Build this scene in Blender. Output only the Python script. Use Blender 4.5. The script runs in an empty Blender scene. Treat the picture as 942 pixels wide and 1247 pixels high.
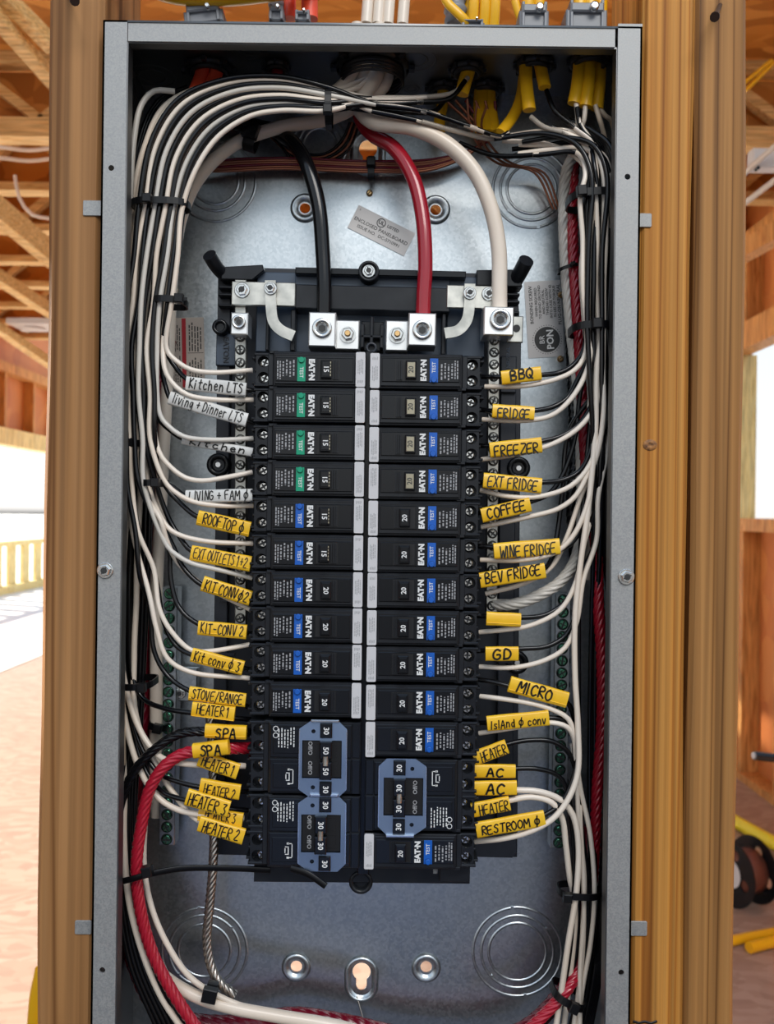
import bpy, bmesh, math, random
from mathutils import Vector, Matrix
random.seed(7)
SC = bpy.context.scene
COL = SC.collection
PI = math.pi
# ------------------------------------------------------------------ camera
F = 1086.0; D0 = 0.60; CAMZ = 1.35; ROLL = 0.0125
cd = bpy.data.cameras.new('camera'); cam = bpy.data.objects.new('camera', cd); COL.objects.link(cam)
cam.location = (0, -D0, CAMZ)
cd.sensor_fit = 'HORIZONTAL'; cd.sensor_width = 36.0; cd.lens = F / 942.0 * 36.0
cd.clip_start = 0.02; cd.clip_end = 200
cd.dof.use_dof = True; cd.dof.focus_distance = 0.63; cd.dof.aperture_fstop = 16
cam.matrix_world = Matrix.Translation((0, -D0, CAMZ)) @ Matrix.Rotation(PI/2, 4, 'X') @ Matrix.Rotation(ROLL, 4, 'Z')
SC.camera = cam
# ------------------------------------------------------------------ world, sun, exposure
w = bpy.data.worlds.new('daylight'); SC.world = w; w.use_nodes = True
nt = w.node_tree; nt.nodes.clear()
wo = nt.nodes.new('ShaderNodeOutputWorld'); bg = nt.nodes.new('ShaderNodeBackground')
tc = nt.nodes.new('ShaderNodeTexCoord'); sp = nt.nodes.new('ShaderNodeSeparateXYZ'); cr = nt.nodes.new('ShaderNodeValToRGB')
nt.links.new(tc.outputs['Generated'], sp.inputs[0])
mr = nt.nodes.new('ShaderNodeMapRange'); mr.inputs[1].default_value = -1; mr.inputs[2].default_value = 1
nt.links.new(sp.outputs[2], mr.inputs[0]); nt.links.new(mr.outputs[0], cr.inputs[0])
e = cr.color_ramp.elements
e[0].position = 0.0; e[0].color = (0.05, 0.045, 0.04, 1)
e[1].position = 0.498; e[1].color = (0.10, 0.10, 0.10, 1)
for p, c in ((0.4992, (1.0, 0.97, 0.93, 1)), (0.60, (0.86, 0.94, 1.0, 1)), (0.85, (0.55, 0.72, 0.95, 1)), (1.0, (0.45, 0.62, 0.9, 1))):
    x = e.new(p); x.color = c
nt.links.new(cr.outputs[0], bg.inputs[0]); bg.inputs[1].default_value = 1.10
nt.links.new(bg.outputs[0], wo.inputs[0])
sd = bpy.data.lights.new('sun', 'SUN'); so = bpy.data.objects.new('sun', sd); COL.objects.link(so)
sd.energy = 15.0; sd.color = (1.0, 0.93, 0.82); sd.angle = math.radians(1.5)
so.rotation_euler = Vector((-1.0, 0.35, 0.55)).to_track_quat('Z', 'Y').to_euler()
so.location = (-4, 3, 4)
ad = bpy.data.lights.new('added_fill_light', 'AREA'); ao = bpy.data.objects.new('added_fill_light', ad); COL.objects.link(ao)  # added area lamp without a visible source, for highlights and soft fill
ad.shape = 'RECTANGLE'; ad.size = 1.6; ad.size_y = 0.9; ad.energy = 46; ad.color = (1.0, 0.95, 0.88)
ao.location = (0.55, -2.1, 3.3); ao.rotation_euler = (Vector((0.55, -2.1, 3.3)) - Vector((0, 0, 1.35))).to_track_quat('Z', 'Y').to_euler()
SC.view_settings.view_transform = 'Standard'; SC.view_settings.look = 'None'
SC.view_settings.gamma = 1.0; SC.view_settings.exposure = 0.0; SC.view_settings.use_curve_mapping = False
# ------------------------------------------------------------------ mapping pixel + depth -> place
CR, SR = math.cos(ROLL), math.sin(ROLL)
def P(px, py, d=0.0):
    """point seen at pixel (px,py), d metres behind the front plane of the enclosure"""
    dx, dy = px - 471.0, py - 623.5
    u = dx*CR - dy*SR; v = dx*SR + dy*CR
    s = (D0 + d) / F
    return Vector((u*s, d, CAMZ - v*s))
def S(d): return (D0 + d) / F
def frame(px, py, d, ang=0.0):
    """local x right, y up, z towards the viewer"""
    c, s = math.cos(ang), math.sin(ang)
    m = Matrix(((c, -s, 0, 0), (0, 0, -1, 0), (s, c, 0, 0), (0, 0, 0, 1)))
    return Matrix.Translation(P(px, py, d)) @ m
mm = 0.001
# ------------------------------------------------------------------ mesh builder
class MB:
    def __init__(s): s.v = []; s.f = []; s.m = []; s.sm = []
    def add(s, vs, fs, mat=0, smooth=False):
        o = len(s.v); s.v += [tuple(v) for v in vs]
        for f in fs: s.f.append(tuple(i+o for i in f)); s.m.append(mat); s.sm.append(smooth)
        return s
    def box(s, x0, x1, y0, y1, z0, z1, mat=0, b=0.0):
        if x0 > x1: x0, x1 = x1, x0
        if y0 > y1: y0, y1 = y1, y0
        if z0 > z1: z0, z1 = z1, z0
        if b <= 0:
            vs = [(x, y, z) for z in (z0, z1) for y in (y0, y1) for x in (x0, x1)]
            return s.add(vs, [(0, 2, 3, 1), (4, 5, 7, 6), (0, 1, 5, 4), (2, 6, 7, 3), (0, 4, 6, 2), (1, 3, 7, 5)], mat)
        return s.prism([(x0, y0), (x1, y0), (x1, y1), (x0, y1)], z0, z1, mat, b)
    def prism(s, pts, z0, z1, mat=0, b=0.0, bb=0.0, smooth=False):
        """polygon pts (CCW in xy) extruded z0..z1, chamfer b at z1, bb at z0"""
        n = len(pts)
        a = sum(pts[i][0]*pts[(i+1) % n][1] - pts[(i+1) % n][0]*pts[i][1] for i in range(n))
        if a < 0: pts = pts[::-1]
        def inset(t):
            if t <= 0: return list(pts)
            out = []
            for i in range(n):
                p = Vector(pts[i]); q = Vector(pts[i-1]); r = Vector(pts[(i+1) % n])
                d1 = (p-q).normalized(); d2 = (r-p).normalized()
                n1 = Vector((-d1.y, d1.x)); n2 = Vector((-d2.y, d2.x))
                m = n1 + n2
                if m.length < 1e-6: m = n1
                m.normalize(); k = max(0.35, m.dot(n1)); out.append(tuple(p + m*t/k))
            return out
        rings = []
        if bb > 0: rings.append([(x, y, z0) for x, y in inset(bb)]); rings.append([(x, y, z0+bb) for x, y in pts])
        else: rings.append([(x, y, z0) for x, y in pts])
        if b > 0: rings.append([(x, y, z1-b) for x, y in pts]); rings.append([(x, y, z1) for x, y in inset(b)])
        else: rings.append([(x, y, z1) for x, y in pts])
        vs = [v for r in rings for v in r]; fs = []
        for k in range(len(rings)-1):
            for i in range(n):
                j = (i+1) % n; fs.append((k*n+i, k*n+j, (k+1)*n+j, (k+1)*n+i))
        s.add(vs, fs, mat, smooth)
        s.add(rings[0], [tuple(range(n))[::-1]], mat); s.add(rings[-1], [tuple(range(n))], mat)
        return s
    def lathe(s, prof, cx=0, cy=0, n=24, mat=0, cap0=True, cap1=True, smooth=True):
        """profile [(r,z)] turned about the z axis at cx,cy"""
        vs = []; fs = []
        for r, z in prof:
            for i in range(n):
                t = 2*PI*i/n; vs.append((cx+r*math.cos(t), cy+r*math.sin(t), z))
        for k in range(len(prof)-1):
            for i in range(n):
                j = (i+1) % n; fs.append((k*n+i, k*n+j, (k+1)*n+j, (k+1)*n+i))
        s.add(vs, fs, mat, smooth)
        if cap0: s.add(vs[:n], [tuple(range(n))[::-1]], mat)
        if cap1: s.add(vs[-n:], [tuple(range(n))], mat)
        return s
    def tube(s, pts, r, n=8, mat=0, caps=True, strands=0, pitch=0.03, flat=None, rads=None):
        pts = [Vector(p) for p in pts]; m = len(pts)
        T = [(pts[min(i+1, m-1)] - pts[max(i-1, 0)]).normalized() for i in range(m)]
        up = Vector((0, -1, 0))
        if abs(T[0].dot(up)) > 0.9: up = Vector((1, 0, 0))
        N = (up - T[0]*up.dot(T[0])).normalized()
        vs = []; L = 0
        for i in range(m):
            if i:
                L += (pts[i]-pts[i-1]).length
                N = (N - T[i]*N.dot(T[i]))
                N = N.normalized() if N.length > 1e-9 else Vector((0, 0, 1))
            B = T[i].cross(N)
            for k in range(n):
                t = 2*PI*k/n; rr = rads[i] if rads else r
                if strands: rr *= 1.03 - 0.17*(1-abs(math.cos(strands*0.5*t))); t += 2*PI*L/pitch
                a, b = (1, 1) if not flat else flat
                vs.append(pts[i] + N*(rr*a*math.cos(t)) + B*(rr*b*math.sin(t)))
        fs = []
        for i in range(m-1):
            for k in range(n):
                j = (k+1) % n; fs.append((i*n+k, i*n+j, (i+1)*n+j, (i+1)*n+k))
        s.add(vs, fs, mat, True)
        if caps:
            s.add(vs[:n], [tuple(range(n))[::-1]], mat); s.add(vs[-n:], [tuple(range(n))], mat)
        return s
    def mesh(s, name, mats):
        me = bpy.data.meshes.new(name); me.from_pydata(s.v, [], s.f)
        me.polygons.foreach_set('material_index', s.m); me.polygons.foreach_set('use_smooth', s.sm)
        for m in (mats if isinstance(mats, (list, tuple)) else [mats]): me.materials.append(m)
        me.validate(); me.update(); return me
def new(name, data, parent=None, M=None, **pr):
    o = bpy.data.objects.new(name, data); COL.objects.link(o)
    if parent is not None: o.parent = parent
    if M is not None: o.matrix_world = M if parent is None else M
    if parent is not None and M is not None: o.matrix_basis = M
    for k, v in pr.items():
        if v: o[k] = v
    return o
def part(name, mb, mats, parent=None, M=None, **pr):
    return new(name, mb.mesh(name, mats) if isinstance(mb, MB) else mb, parent, M, **pr)
def top(name, label, category, M=None, data=None, group=None, kind=None):
    return new(name, data, None, M, label=label, category=category, group=group, kind=kind)
def struct(name, data=None, M=None, label=None): return new(name, data, None, M, kind='structure', label=label)
T = Matrix.Translation
def Rz(a): return Matrix.Rotation(a, 4, 'Z')
def smooth_path(pts, step=0.005):
    pts = [Vector(p) for p in pts]; out = []
    q = [pts[0]*2-pts[1]] + pts + [pts[-1]*2-pts[-2]]
    for i in range(1, len(q)-2):
        a, b, c, d = q[i-1:i+3]
        t0 = 0; t1 = t0+max(1e-5, (b-a).length)**.5; t2 = t1+max(1e-5, (c-b).length)**.5; t3 = t2+max(1e-5, (d-c).length)**.5
        n = max(2, int((c-b).length/step)+1)
        for k in range(n):
            t = t1+(t2-t1)*k/n
            A1 = a*((t1-t)/(t1-t0))+b*((t-t0)/(t1-t0)); A2 = b*((t2-t)/(t2-t1))+c*((t-t1)/(t2-t1)); A3 = c*((t3-t)/(t3-t2))+d*((t-t2)/(t3-t2))
            B1 = A1*((t2-t)/(t2-t0))+A2*((t-t0)/(t2-t0)); B2 = A2*((t3-t)/(t3-t1))+A3*((t-t1)/(t3-t1))
            out.append(B1*((t2-t)/(t2-t1))+B2*((t-t1)/(t2-t1)))
    out.append(pts[-1]); return out
def rrect(cx, cy, w, h, r, n=4):
    out = []
    for (sx, sy, a0) in ((1, 1, 0), (-1, 1, 90), (-1, -1, 180), (1, -1, 270)):
        for k in range(n+1):
            a = math.radians(a0+90*k/n)
            out.append((cx+sx*(w/2-r)+r*math.cos(a), cy+sy*(h/2-r)+r*math.sin(a)))
    return out
def circ(cx, cy, r, n=24, a0=0): return [(cx+r*math.cos(2*PI*k/n+a0), cy+r*math.sin(2*PI*k/n+a0)) for k in range(n)]
def plate_holes(name, outer, holes, z0, z1, mats):
    cu = bpy.data.curves.new(name, 'CURVE'); cu.dimensions = '2D'; cu.fill_mode = 'BOTH'; cu.extrude = abs(z1-z0)/2
    for pts in [outer]+holes:
        sp = cu.splines.new('POLY'); sp.points.add(len(pts)-1); sp.use_cyclic_u = True
        for i, (x, y) in enumerate(pts): sp.points[i].co = (x, y, 0, 1)
    ob = bpy.data.objects.new(name, cu); me = bpy.data.meshes.new_from_object(ob)
    bpy.data.objects.remove(ob); bpy.data.curves.remove(cu)
    me.transform(T((0, 0, (z0+z1)/2))); me.name = name
    me.materials.clear()
    for m in (mats if isinstance(mats, (list, tuple)) else [mats]): me.materials.append(m)
    return me
_tx = {}
def text_mesh(s, size, mat, bold=0.0, align='CENTER', sx=1.0, depth=0.0, spacing=1.0):
    key = (s, round(size, 6), mat.name, bold, align, sx, depth, spacing)
    if key in _tx: return _tx[key]
    cu = bpy.data.curves.new('txt', 'FONT'); cu.body = s; cu.size = size; cu.offset = bold*size; cu.align_x = align; cu.align_y = 'CENTER'
    cu.resolution_u = 2; cu.extrude = depth; cu.space_character = spacing
    ob = bpy.data.objects.new('txt', cu); me = bpy.data.meshes.new_from_object(ob)
    bpy.data.objects.remove(ob); bpy.data.curves.remove(cu)
    me.transform(Matrix.Diagonal((sx, 1, 1, 1))); me.materials.clear(); me.materials.append(mat); _tx[key] = me
    return me
# ------------------------------------------------------------------ materials
def mat(name, col, rough=0.5, metal=0.0, spec=0.5, coat=0.0, emit=None):
    m = bpy.data.materials.new(name); m.use_nodes = True; b = m.node_tree.nodes['Principled BSDF']
    b.inputs['Base Color'].default_value = (*col, 1); b.inputs['Roughness'].default_value = rough
    b.inputs['Metallic'].default_value = metal; b.inputs['Specular IOR Level'].default_value = spec
    b.inputs['Coat Weight'].default_value = coat
    return m
def N(m, t, **kw):
    n = m.node_tree.nodes.new(t)
    for k, v in kw.items(): setattr(n, k, v)
    return n
def vary(m, c1, c2, scale=(1, 1, 1), ns=20, detail=4, rough=None, bump=0.0, kind='noise', lo=0.35, hi=0.65, bumpdist=0.0005, distort=0.0):
    L = m.node_tree.links; b = m.node_tree.nodes['Principled BSDF']
    tcn = N(m, 'ShaderNodeTexCoord'); mp = N(m, 'ShaderNodeMapping'); mp.inputs['Scale'].default_value = scale
    L.new(tcn.outputs['Object'], mp.inputs[0])
    if kind == 'noise':
        t = N(m, 'ShaderNodeTexNoise'); t.inputs['Scale'].default_value = ns; t.inputs['Detail'].default_value = detail; t.inputs['Distortion'].default_value = distort; out = t.outputs[0]
    else:
        t = N(m, 'ShaderNodeTexVoronoi'); t.inputs['Scale'].default_value = ns; sx = N(m, 'ShaderNodeSeparateColor'); L.new(t.outputs['Color'], sx.inputs[0]); out = sx.outputs[0]
    L.new(mp.outputs[0], t.inputs['Vector'])
    r = N(m, 'ShaderNodeValToRGB'); r.color_ramp.elements[0].position = lo; r.color_ramp.elements[1].position = hi
    r.color_ramp.elements[0].color = (*c1, 1); r.color_ramp.elements[1].color = (*c2, 1)
    L.new(out, r.inputs[0]); L.new(r.outputs[0], b.inputs['Base Color'])
    if rough:
        q = N(m, 'ShaderNodeMapRange'); q.inputs[3].default_value = rough[0]; q.inputs[4].default_value = rough[1]
        L.new(out, q.inputs[0]); L.new(q.outputs[0], b.inputs['Roughness'])
    if bump:
        u = N(m, 'ShaderNodeBump'); u.inputs['Strength'].default_value = bump; u.inputs['Distance'].default_value = bumpdist
        L.new(out, u.inputs['Height']); L.new(u.outputs[0], b.inputs['Normal'])
    return m
galv = vary(mat('galvanised_steel', (0.6, 0.62, 0.64), 0.35, 1.0), (0.50, 0.55, 0.58), (0.60, 0.645, 0.675), ns=520, kind='voronoi', lo=0.1, hi=0.9, rough=(0.31, 0.37))
galvf = vary(mat('galvanised_flange', (0.5, 0.5, 0.5), 0.6, 0.75, spec=0.3), (0.34, 0.345, 0.345), (0.44, 0.44, 0.43), ns=1100, kind='voronoi', lo=0.1, hi=0.9, rough=(0.60, 0.72))
galvd = mat('galvanised_shaded', (0.20, 0.205, 0.21), 0.42, 1.0)  # darker copy of the steel, shade inside the box put into its colour
zinc = vary(mat('zinc_plate', (0.75, 0.75, 0.72), 0.4, 1.0), (0.40, 0.40, 0.37), (0.62, 0.61, 0.56), ns=90, rough=(0.3, 0.5))
alu = mat('aluminium_lug', (0.86, 0.86, 0.85), 0.38, 1.0)
steel = mat('screw_steel', (0.72, 0.72, 0.70), 0.22, 1.0)
steel_dk = mat('screw_slot', (0.03, 0.03, 0.03), 0.5)
brass = mat('brass', (0.75, 0.48, 0.22), 0.35, 1.0)
green_s = mat('green_screw', (0.16, 0.46, 0.30), 0.22, 1.0)
plate_reflection = vary(mat('interlock_blue_reflection', (0.2, 0.3, 0.5), 0.3, 1.0), (0.27, 0.37, 0.56), (0.32, 0.43, 0.62), ns=25, rough=(0.38, 0.48))  # blue reflection on the steel plate is put into its base colour
blk = vary(mat('black_breaker_plastic', (0.02, 0.022, 0.026), 0.34), (0.008, 0.009, 0.012), (0.014, 0.016, 0.020), ns=60, rough=(0.26, 0.40)); blk.node_tree.nodes['Principled BSDF'].inputs['Specular IOR Level'].default_value = 0.35
blk2 = mat('black_label_face', (0.007, 0.008, 0.010), 0.22, spec=0.35)
blk3 = mat('black_recess', (0.004, 0.004, 0.005), 0.5)
chas = vary(mat('chassis_plastic', (0.03, 0.035, 0.045), 0.4), (0.012, 0.015, 0.023), (0.022, 0.027, 0.038), ns=30, rough=(0.32, 0.48))
chasb = mat('chassis_blue_reflection', (0.055, 0.08, 0.12), 0.35)  # bluish reflection on the upper chassis put into this lighter colour
tie_m = mat('tie_nylon', (0.004, 0.004, 0.005), 0.35, spec=0.35)
whitep = mat('white_sticker', (0.60, 0.59, 0.60), 0.45)
ink = mat('marker_ink', (0.008, 0.007, 0.006), 0.35)
print_w = mat('white_print', (0.75, 0.75, 0.74), 0.5)
print_g = mat('grey_print', (0.33, 0.33, 0.34), 0.5)
print_k = mat('black_print', (0.03, 0.03, 0.03), 0.5)
gold = mat('handle_foil', (0.40, 0.36, 0.26), 0.3, 0.6)
tblue = mat('test_blue', (0.005, 0.10, 0.46), 0.35)
tgreen = mat('test_green', (0.0, 0.30, 0.16), 0.35)
sl_y = vary(mat('yellow_sleeve', (0.85, 0.55, 0.03), 0.3), (0.84, 0.46, 0.012), (0.92, 0.56, 0.03), ns=60, bump=0.15)
sl_w = vary(mat('white_sleeve', (0.7, 0.7, 0.68), 0.35), (0.58, 0.57, 0.54), (0.72, 0.71, 0.68), ns=60, bump=0.15)
w_white = vary(mat('white_insulation', (0.80, 0.74, 0.66), 0.28), (0.76, 0.64, 0.52), (0.84, 0.75, 0.65), ns=9)
w_tan = mat('tan_insulation', (0.66, 0.52, 0.38), 0.32)
w_grey = mat('grey_insulation', (0.62, 0.58, 0.52), 0.3)
w_black = mat('black_insulation', (0.004, 0.004, 0.005), 0.18, spec=0.4)
w_red = mat('red_insulation', (0.34, 0.008, 0.02), 0.18, coat=0.3)
w_dred = mat('dark_red_insulation', (0.16, 0.004, 0.016), 0.25)
w_bred = mat('bright_red_insulation', (0.42, 0.012, 0.03), 0.18, coat=0.3)
w_yel = mat('yellow_jacket', (0.85, 0.45, 0.01), 0.3)
w_cu = mat('bare_copper', (0.42, 0.17, 0.10), 0.35, 1.0)
w_gnd = mat('bare_ground_braid', (0.52, 0.47, 0.42), 0.35, 1.0)
orange = mat('orange_tube', (0.85, 0.08, 0.03), 0.4)
conn = mat('grey_clamp', (0.20, 0.21, 0.23), 0.4)
conn_b = mat('black_locknut', (0.02, 0.02, 0.022), 0.35)
st_grey = mat('sticker_silver', (0.55, 0.53, 0.52), 0.4, 0.3)
st_paper = mat('sticker_paper', (0.42, 0.37, 0.33), 0.5)
st_red = mat('sticker_red', (0.35, 0.01, 0.02), 0.5)
def wood(name, c1, c2, c3, sx=60.0, sz=1.6, seed=0.0, axis='Z'):
    m = mat(name, c2, 0.62, spec=0.25); L = m.node_tree.links; b = m.node_tree.nodes['Principled BSDF']
    tcn = N(m, 'ShaderNodeTexCoord'); mp = N(m, 'ShaderNodeMapping')
    sc = {'Z': (sx, sx*0.5, sz), 'X': (sz, sx*0.5, sx), 'Y': (sx, sz, sx)}[axis]
    mp.inputs['Scale'].default_value = sc; mp.inputs['Location'].default_value = (seed, seed*2, seed*3); L.new(tcn.outputs['Object'], mp.inputs[0])
    a = N(m, 'ShaderNodeTexNoise'); a.inputs['Scale'].default_value = 1.0; a.inputs['Detail'].default_value = 3; a.inputs['Distortion'].default_value = 0.25; L.new(mp.outputs[0], a.inputs['Vector'])
    mp2 = N(m, 'ShaderNodeMapping'); mp2.inputs['Scale'].default_value = tuple(v*7 for v in sc); L.new(tcn.outputs['Object'], mp2.inputs[0])
    f = N(m, 'ShaderNodeTexNoise'); f.inputs['Scale'].default_value = 1.0; f.inputs['Detail'].default_value = 4; L.new(mp2.outputs[0], f.inputs['Vector'])
    # growth rings: sharp dark lines out of the noise field
    mu = N(m, 'ShaderNodeMath', operation='MULTIPLY'); mu.inputs[1].default_value = 9.0; L.new(a.outputs[0], mu.inputs[0])
    fr = N(m, 'ShaderNodeMath', operation='FRACT'); L.new(mu.outputs[0], fr.inputs[0])
    r = N(m, 'ShaderNodeValToRGB'); els = r.color_ramp.elements
    els[0].position = 0.0; els[0].color = (*c1, 1); els[1].position = 1.0; els[1].color = (*c1, 1)
    for p, c in ((0.16, c2), (0.55, c3), (0.86, c2)):
        q = els.new(p); q.color = (*c, 1)
    L.new(fr.outputs[0], r.inputs[0])
    mx = N(m, 'ShaderNodeMix', data_type='RGBA', blend_type='MULTIPLY'); mx.inputs[0].default_value = 0.85
    r2 = N(m, 'ShaderNodeValToRGB'); r2.color_ramp.elements[0].position = 0.30; r2.color_ramp.elements[1].position = 0.62
    r2.color_ramp.elements[0].color = (0.45, 0.42, 0.40, 1); r2.color_ramp.elements[1].color = (1, 1, 1, 1)
    L.new(f.outputs[0], r2.inputs[0]); L.new(r.outputs[0], mx.inputs[6]); L.new(r2.outputs[0], mx.inputs[7]); L.new(mx.outputs[2], b.inputs['Base Color'])
    u = N(m, 'ShaderNodeBump'); u.inputs['Strength'].default_value = 0.25; u.inputs['Distance'].default_value = 0.001
    L.new(f.outputs[0], u.inputs['Height']); L.new(u.outputs[0], b.inputs['Normal'])
    return m
wood_a = wood('stud_wood_brown', (0.19, 0.075, 0.02), (0.37, 0.175, 0.06), (0.42, 0.21, 0.08), 22, 0.22, 3.1)
wood_b = wood('stud_wood_orange', (0.33, 0.11, 0.015), (0.55, 0.23, 0.04), (0.62, 0.29, 0.065), 40, 0.22, 1.7)
wood_c = wood('stud_wood_weathered', (0.17, 0.07, 0.016), (0.35, 0.16, 0.045), (0.43, 0.21, 0.065), 30, 0.3, 5.3)
wood_d = wood('framing_pine', (0.72, 0.44, 0.15), (0.88, 0.62, 0.27), (0.90, 0.68, 0.33), 30, 1.0, 2.0, 'X')
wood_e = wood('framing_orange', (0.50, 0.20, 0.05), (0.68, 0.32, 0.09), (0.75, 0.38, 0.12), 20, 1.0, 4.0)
wood_y = wood('framing_sunlit', (0.80, 0.58, 0.22), (0.92, 0.72, 0.30), (0.93, 0.76, 0.36), 20, 1.0, 4.0)  # outdoor glow put into this lighter wood colour
def osb(name, c1, c2, c3, sc=14):
    m = mat(name, c2, 0.6); L = m.node_tree.links; b = m.node_tree.nodes['Principled BSDF']
    tcn = N(m, 'ShaderNodeTexCoord'); no = N(m, 'ShaderNodeTexNoise'); no.inputs['Scale'].default_value = 3
    ad = N(m, 'ShaderNodeMixRGB'); ad.blend_type = 'ADD'; ad.inputs[0].default_value = 0.25
    L.new(tcn.outputs['Object'], no.inputs['Vector']); L.new(tcn.outputs['Object'], ad.inputs[1]); L.new(no.outputs[1], ad.inputs[2])
    mp = N(m, 'ShaderNodeMapping'); mp.inputs['Scale'].default_value = (1.0, 2.4, 1.6); L.new(ad.outputs[0], mp.inputs[0])
    v = N(m, 'ShaderNodeTexVoronoi'); v.inputs['Scale'].default_value = sc; L.new(mp.outputs[0], v.inputs['Vector'])
    s3 = N(m, 'ShaderNodeSeparateColor'); L.new(v.outputs['Color'], s3.inputs[0])
    r = N(m, 'ShaderNodeValToRGB'); e = r.color_ramp.elements; e[0].color = (*c1, 1); e[1].color = (*c3, 1); q = e.new(0.5); q.color = (*c2, 1)
    L.new(s3.outputs[0], r.inputs[0]); L.new(r.outputs[0], b.inputs['Base Color'])
    return m
osb_deck = osb('osb_ceiling_deck', (0.38, 0.14, 0.02), (0.56, 0.23, 0.035), (0.70, 0.34, 0.08), 7)
osb_floor = osb('osb_floor', (0.33, 0.22, 0.165), (0.38, 0.26, 0.195), (0.43, 0.31, 0.24), 16)
osb_wall = osb('osb_wall', (0.48, 0.15, 0.035), (0.56, 0.19, 0.045), (0.62, 0.24, 0.06), 2.5)
concrete = vary(mat('pale_concrete', (0.8, 0.78, 0.74), 0.8), (0.74, 0.72, 0.68), (0.82, 0.80, 0.76), ns=3)
# ------------------------------------------------------------------ the room behind the wall (setting)
def wbox(x0, x1, y0, y1, z0, z1): return MB().box(x0, x1, y0, y1, z0, z1)
part('floor', wbox(-3.15, 1.95, 0.0, 7.75, -0.03, 0.0), osb_floor, kind='structure')
part('added_dark_ground', wbox(-9.0, 9.0, -60, -0.002, -0.05, -0.02), mat('dark_ground', (0.035, 0.03, 0.028), 0.8), kind='structure')  # unseen dark ground, added to darken reflections low on the back plate
part('blue_reflect_sheet', MB().box(-0.55, 0.3, -4.4, -2.5, -0.02, -0.012), mat('reflect_sheet_blue', (0.06, 0.11, 0.27), 0.7), kind='structure')  # unseen blue sheet, added so the back plate reflects blue
part('exterior_ground', wbox(1.95, 60, -0.0, 7.75, -0.10, -0.05), concrete, kind='structure')
part('shade_wall_section', wbox(-3.27, -3.15, -1.0, 1.9, 0, 2.8), osb_wall, kind='structure')  # unseen wall piece, added to keep sun off the front ground
part('exterior_slab', wbox(-120.0, -3.15, 0.0, 180, -0.10, -0.05), concrete, kind='structure')
part('exterior_ground', wbox(-3.15, 60.0, 7.75, 180, -0.10, -0.05), concrete, kind='structure')
ce = struct('ceiling')
part('deck_panel', wbox(-3.3, 2.0, 0.35, 3.6, 3.16, 3.18), osb_deck, ce)
part('deck_panel', wbox(-3.3, 2.0, 3.605, 7.2, 3.16, 3.18), osb_deck, ce)
HC = CAMZ + 1.47
for k in range(8):
    y = 2.93 + 0.6*k
    hh = 0.076 if k == 0 else 0.038
    part('ceiling_joist', MB().box(-3.3, 2.0, y, y+0.089, HC, HC+hh), wood_d, ce)
    part('top_chord', MB().box(-3.3, 2.0, y, y+0.089, 3.12, 3.158), wood_d, ce)
    # webbing of each floor truss
    for j in range(9):
        x0 = -3.2+0.6*j; x1 = x0+0.3
        for a, b in (((x0, HC+hh), (x1, 3.12)), ((x1, 3.12), (x0+0.6, HC+hh))):
            if a[0] > 1.9 or b[0] > 1.95: continue
            dx, dz = b[0]-a[0], b[1]-a[1]; l = math.hypot(dx, dz); nx, nz = -dz/l*0.019, dx/l*0.019
            m_ = MB(); vs = []
            for yy in (y+0.02, y+0.07):
                vs += [(a[0]+nx, yy, a[1]+nz), (a[0]-nx, yy, a[1]-nz), (b[0]-nx, yy, b[1]-nz), (b[0]+nx, yy, b[1]+nz)]
            m_.add(vs, [(0, 1, 2, 3), (7, 6, 5, 4), (0, 4, 5, 1), (1, 5, 6, 2), (2, 6, 7, 3), (3, 7, 4, 0)])
            part('truss_web', m_, wood_d, ce)
    part('rim_panel', MB().box(-3.3, 2.0, y+0.10, y+0.112, HC+hh, 3.12), osb_deck, ce)
# a stair stringer like pair of sloping boards high on the left, one on the right
def beam(name, a, b, w_, h_, m, parent=None, **pr):
    a = Vector(a); b = Vector(b); d = (b-a).normalized(); s_ = d.cross(Vector((0, 0, 1)))
    s_ = s_.normalized() if s_.length > 1e-4 else Vector((1, 0, 0)); u_ = s_.cross(d)
    vs = [p + s_*(w_/2*i) + u_*(h_/2*j) for p in (a, b) for (i, j) in ((-1, -1), (1, -1), (1, 1), (-1, 1))]
    m_ = MB().add(vs, [(3, 2, 1, 0), (4, 5, 6, 7), (0, 1, 5, 4), (1, 2, 6, 5), (2, 3, 7, 6), (3, 0, 4, 7)])
    return part(name, m_, m, parent, **pr)
beam('diagonal_brace', P(-60, -40, 1.55), P(52, 68, 1.75), 0.04, 0.035, wood_d, ce)
beam('diagonal_brace', P(-40, 10, 1.6), P(60, 118, 1.9), 0.04, 0.03, wood_d, ce)
beam('diagonal_brace', P(-40, 245, 2.6), P(60, 325, 3.0), 0.05, 0.085, wood_d, ce)
beam('diagonal_brace', P(-40, 330, 3.0), P(60, 392, 3.5), 0.05, 0.05, wood_d, ce)
beam('diagonal_brace', P(-40, 390, 3.4), P(60, 455, 3.9), 0.05, 0.04, wood_d, ce)
beam('diagonal_brace', P(870, 312, 3.3), P(990, 240, 2.3), 0.06, 0.07, wood_e, ce)
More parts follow.
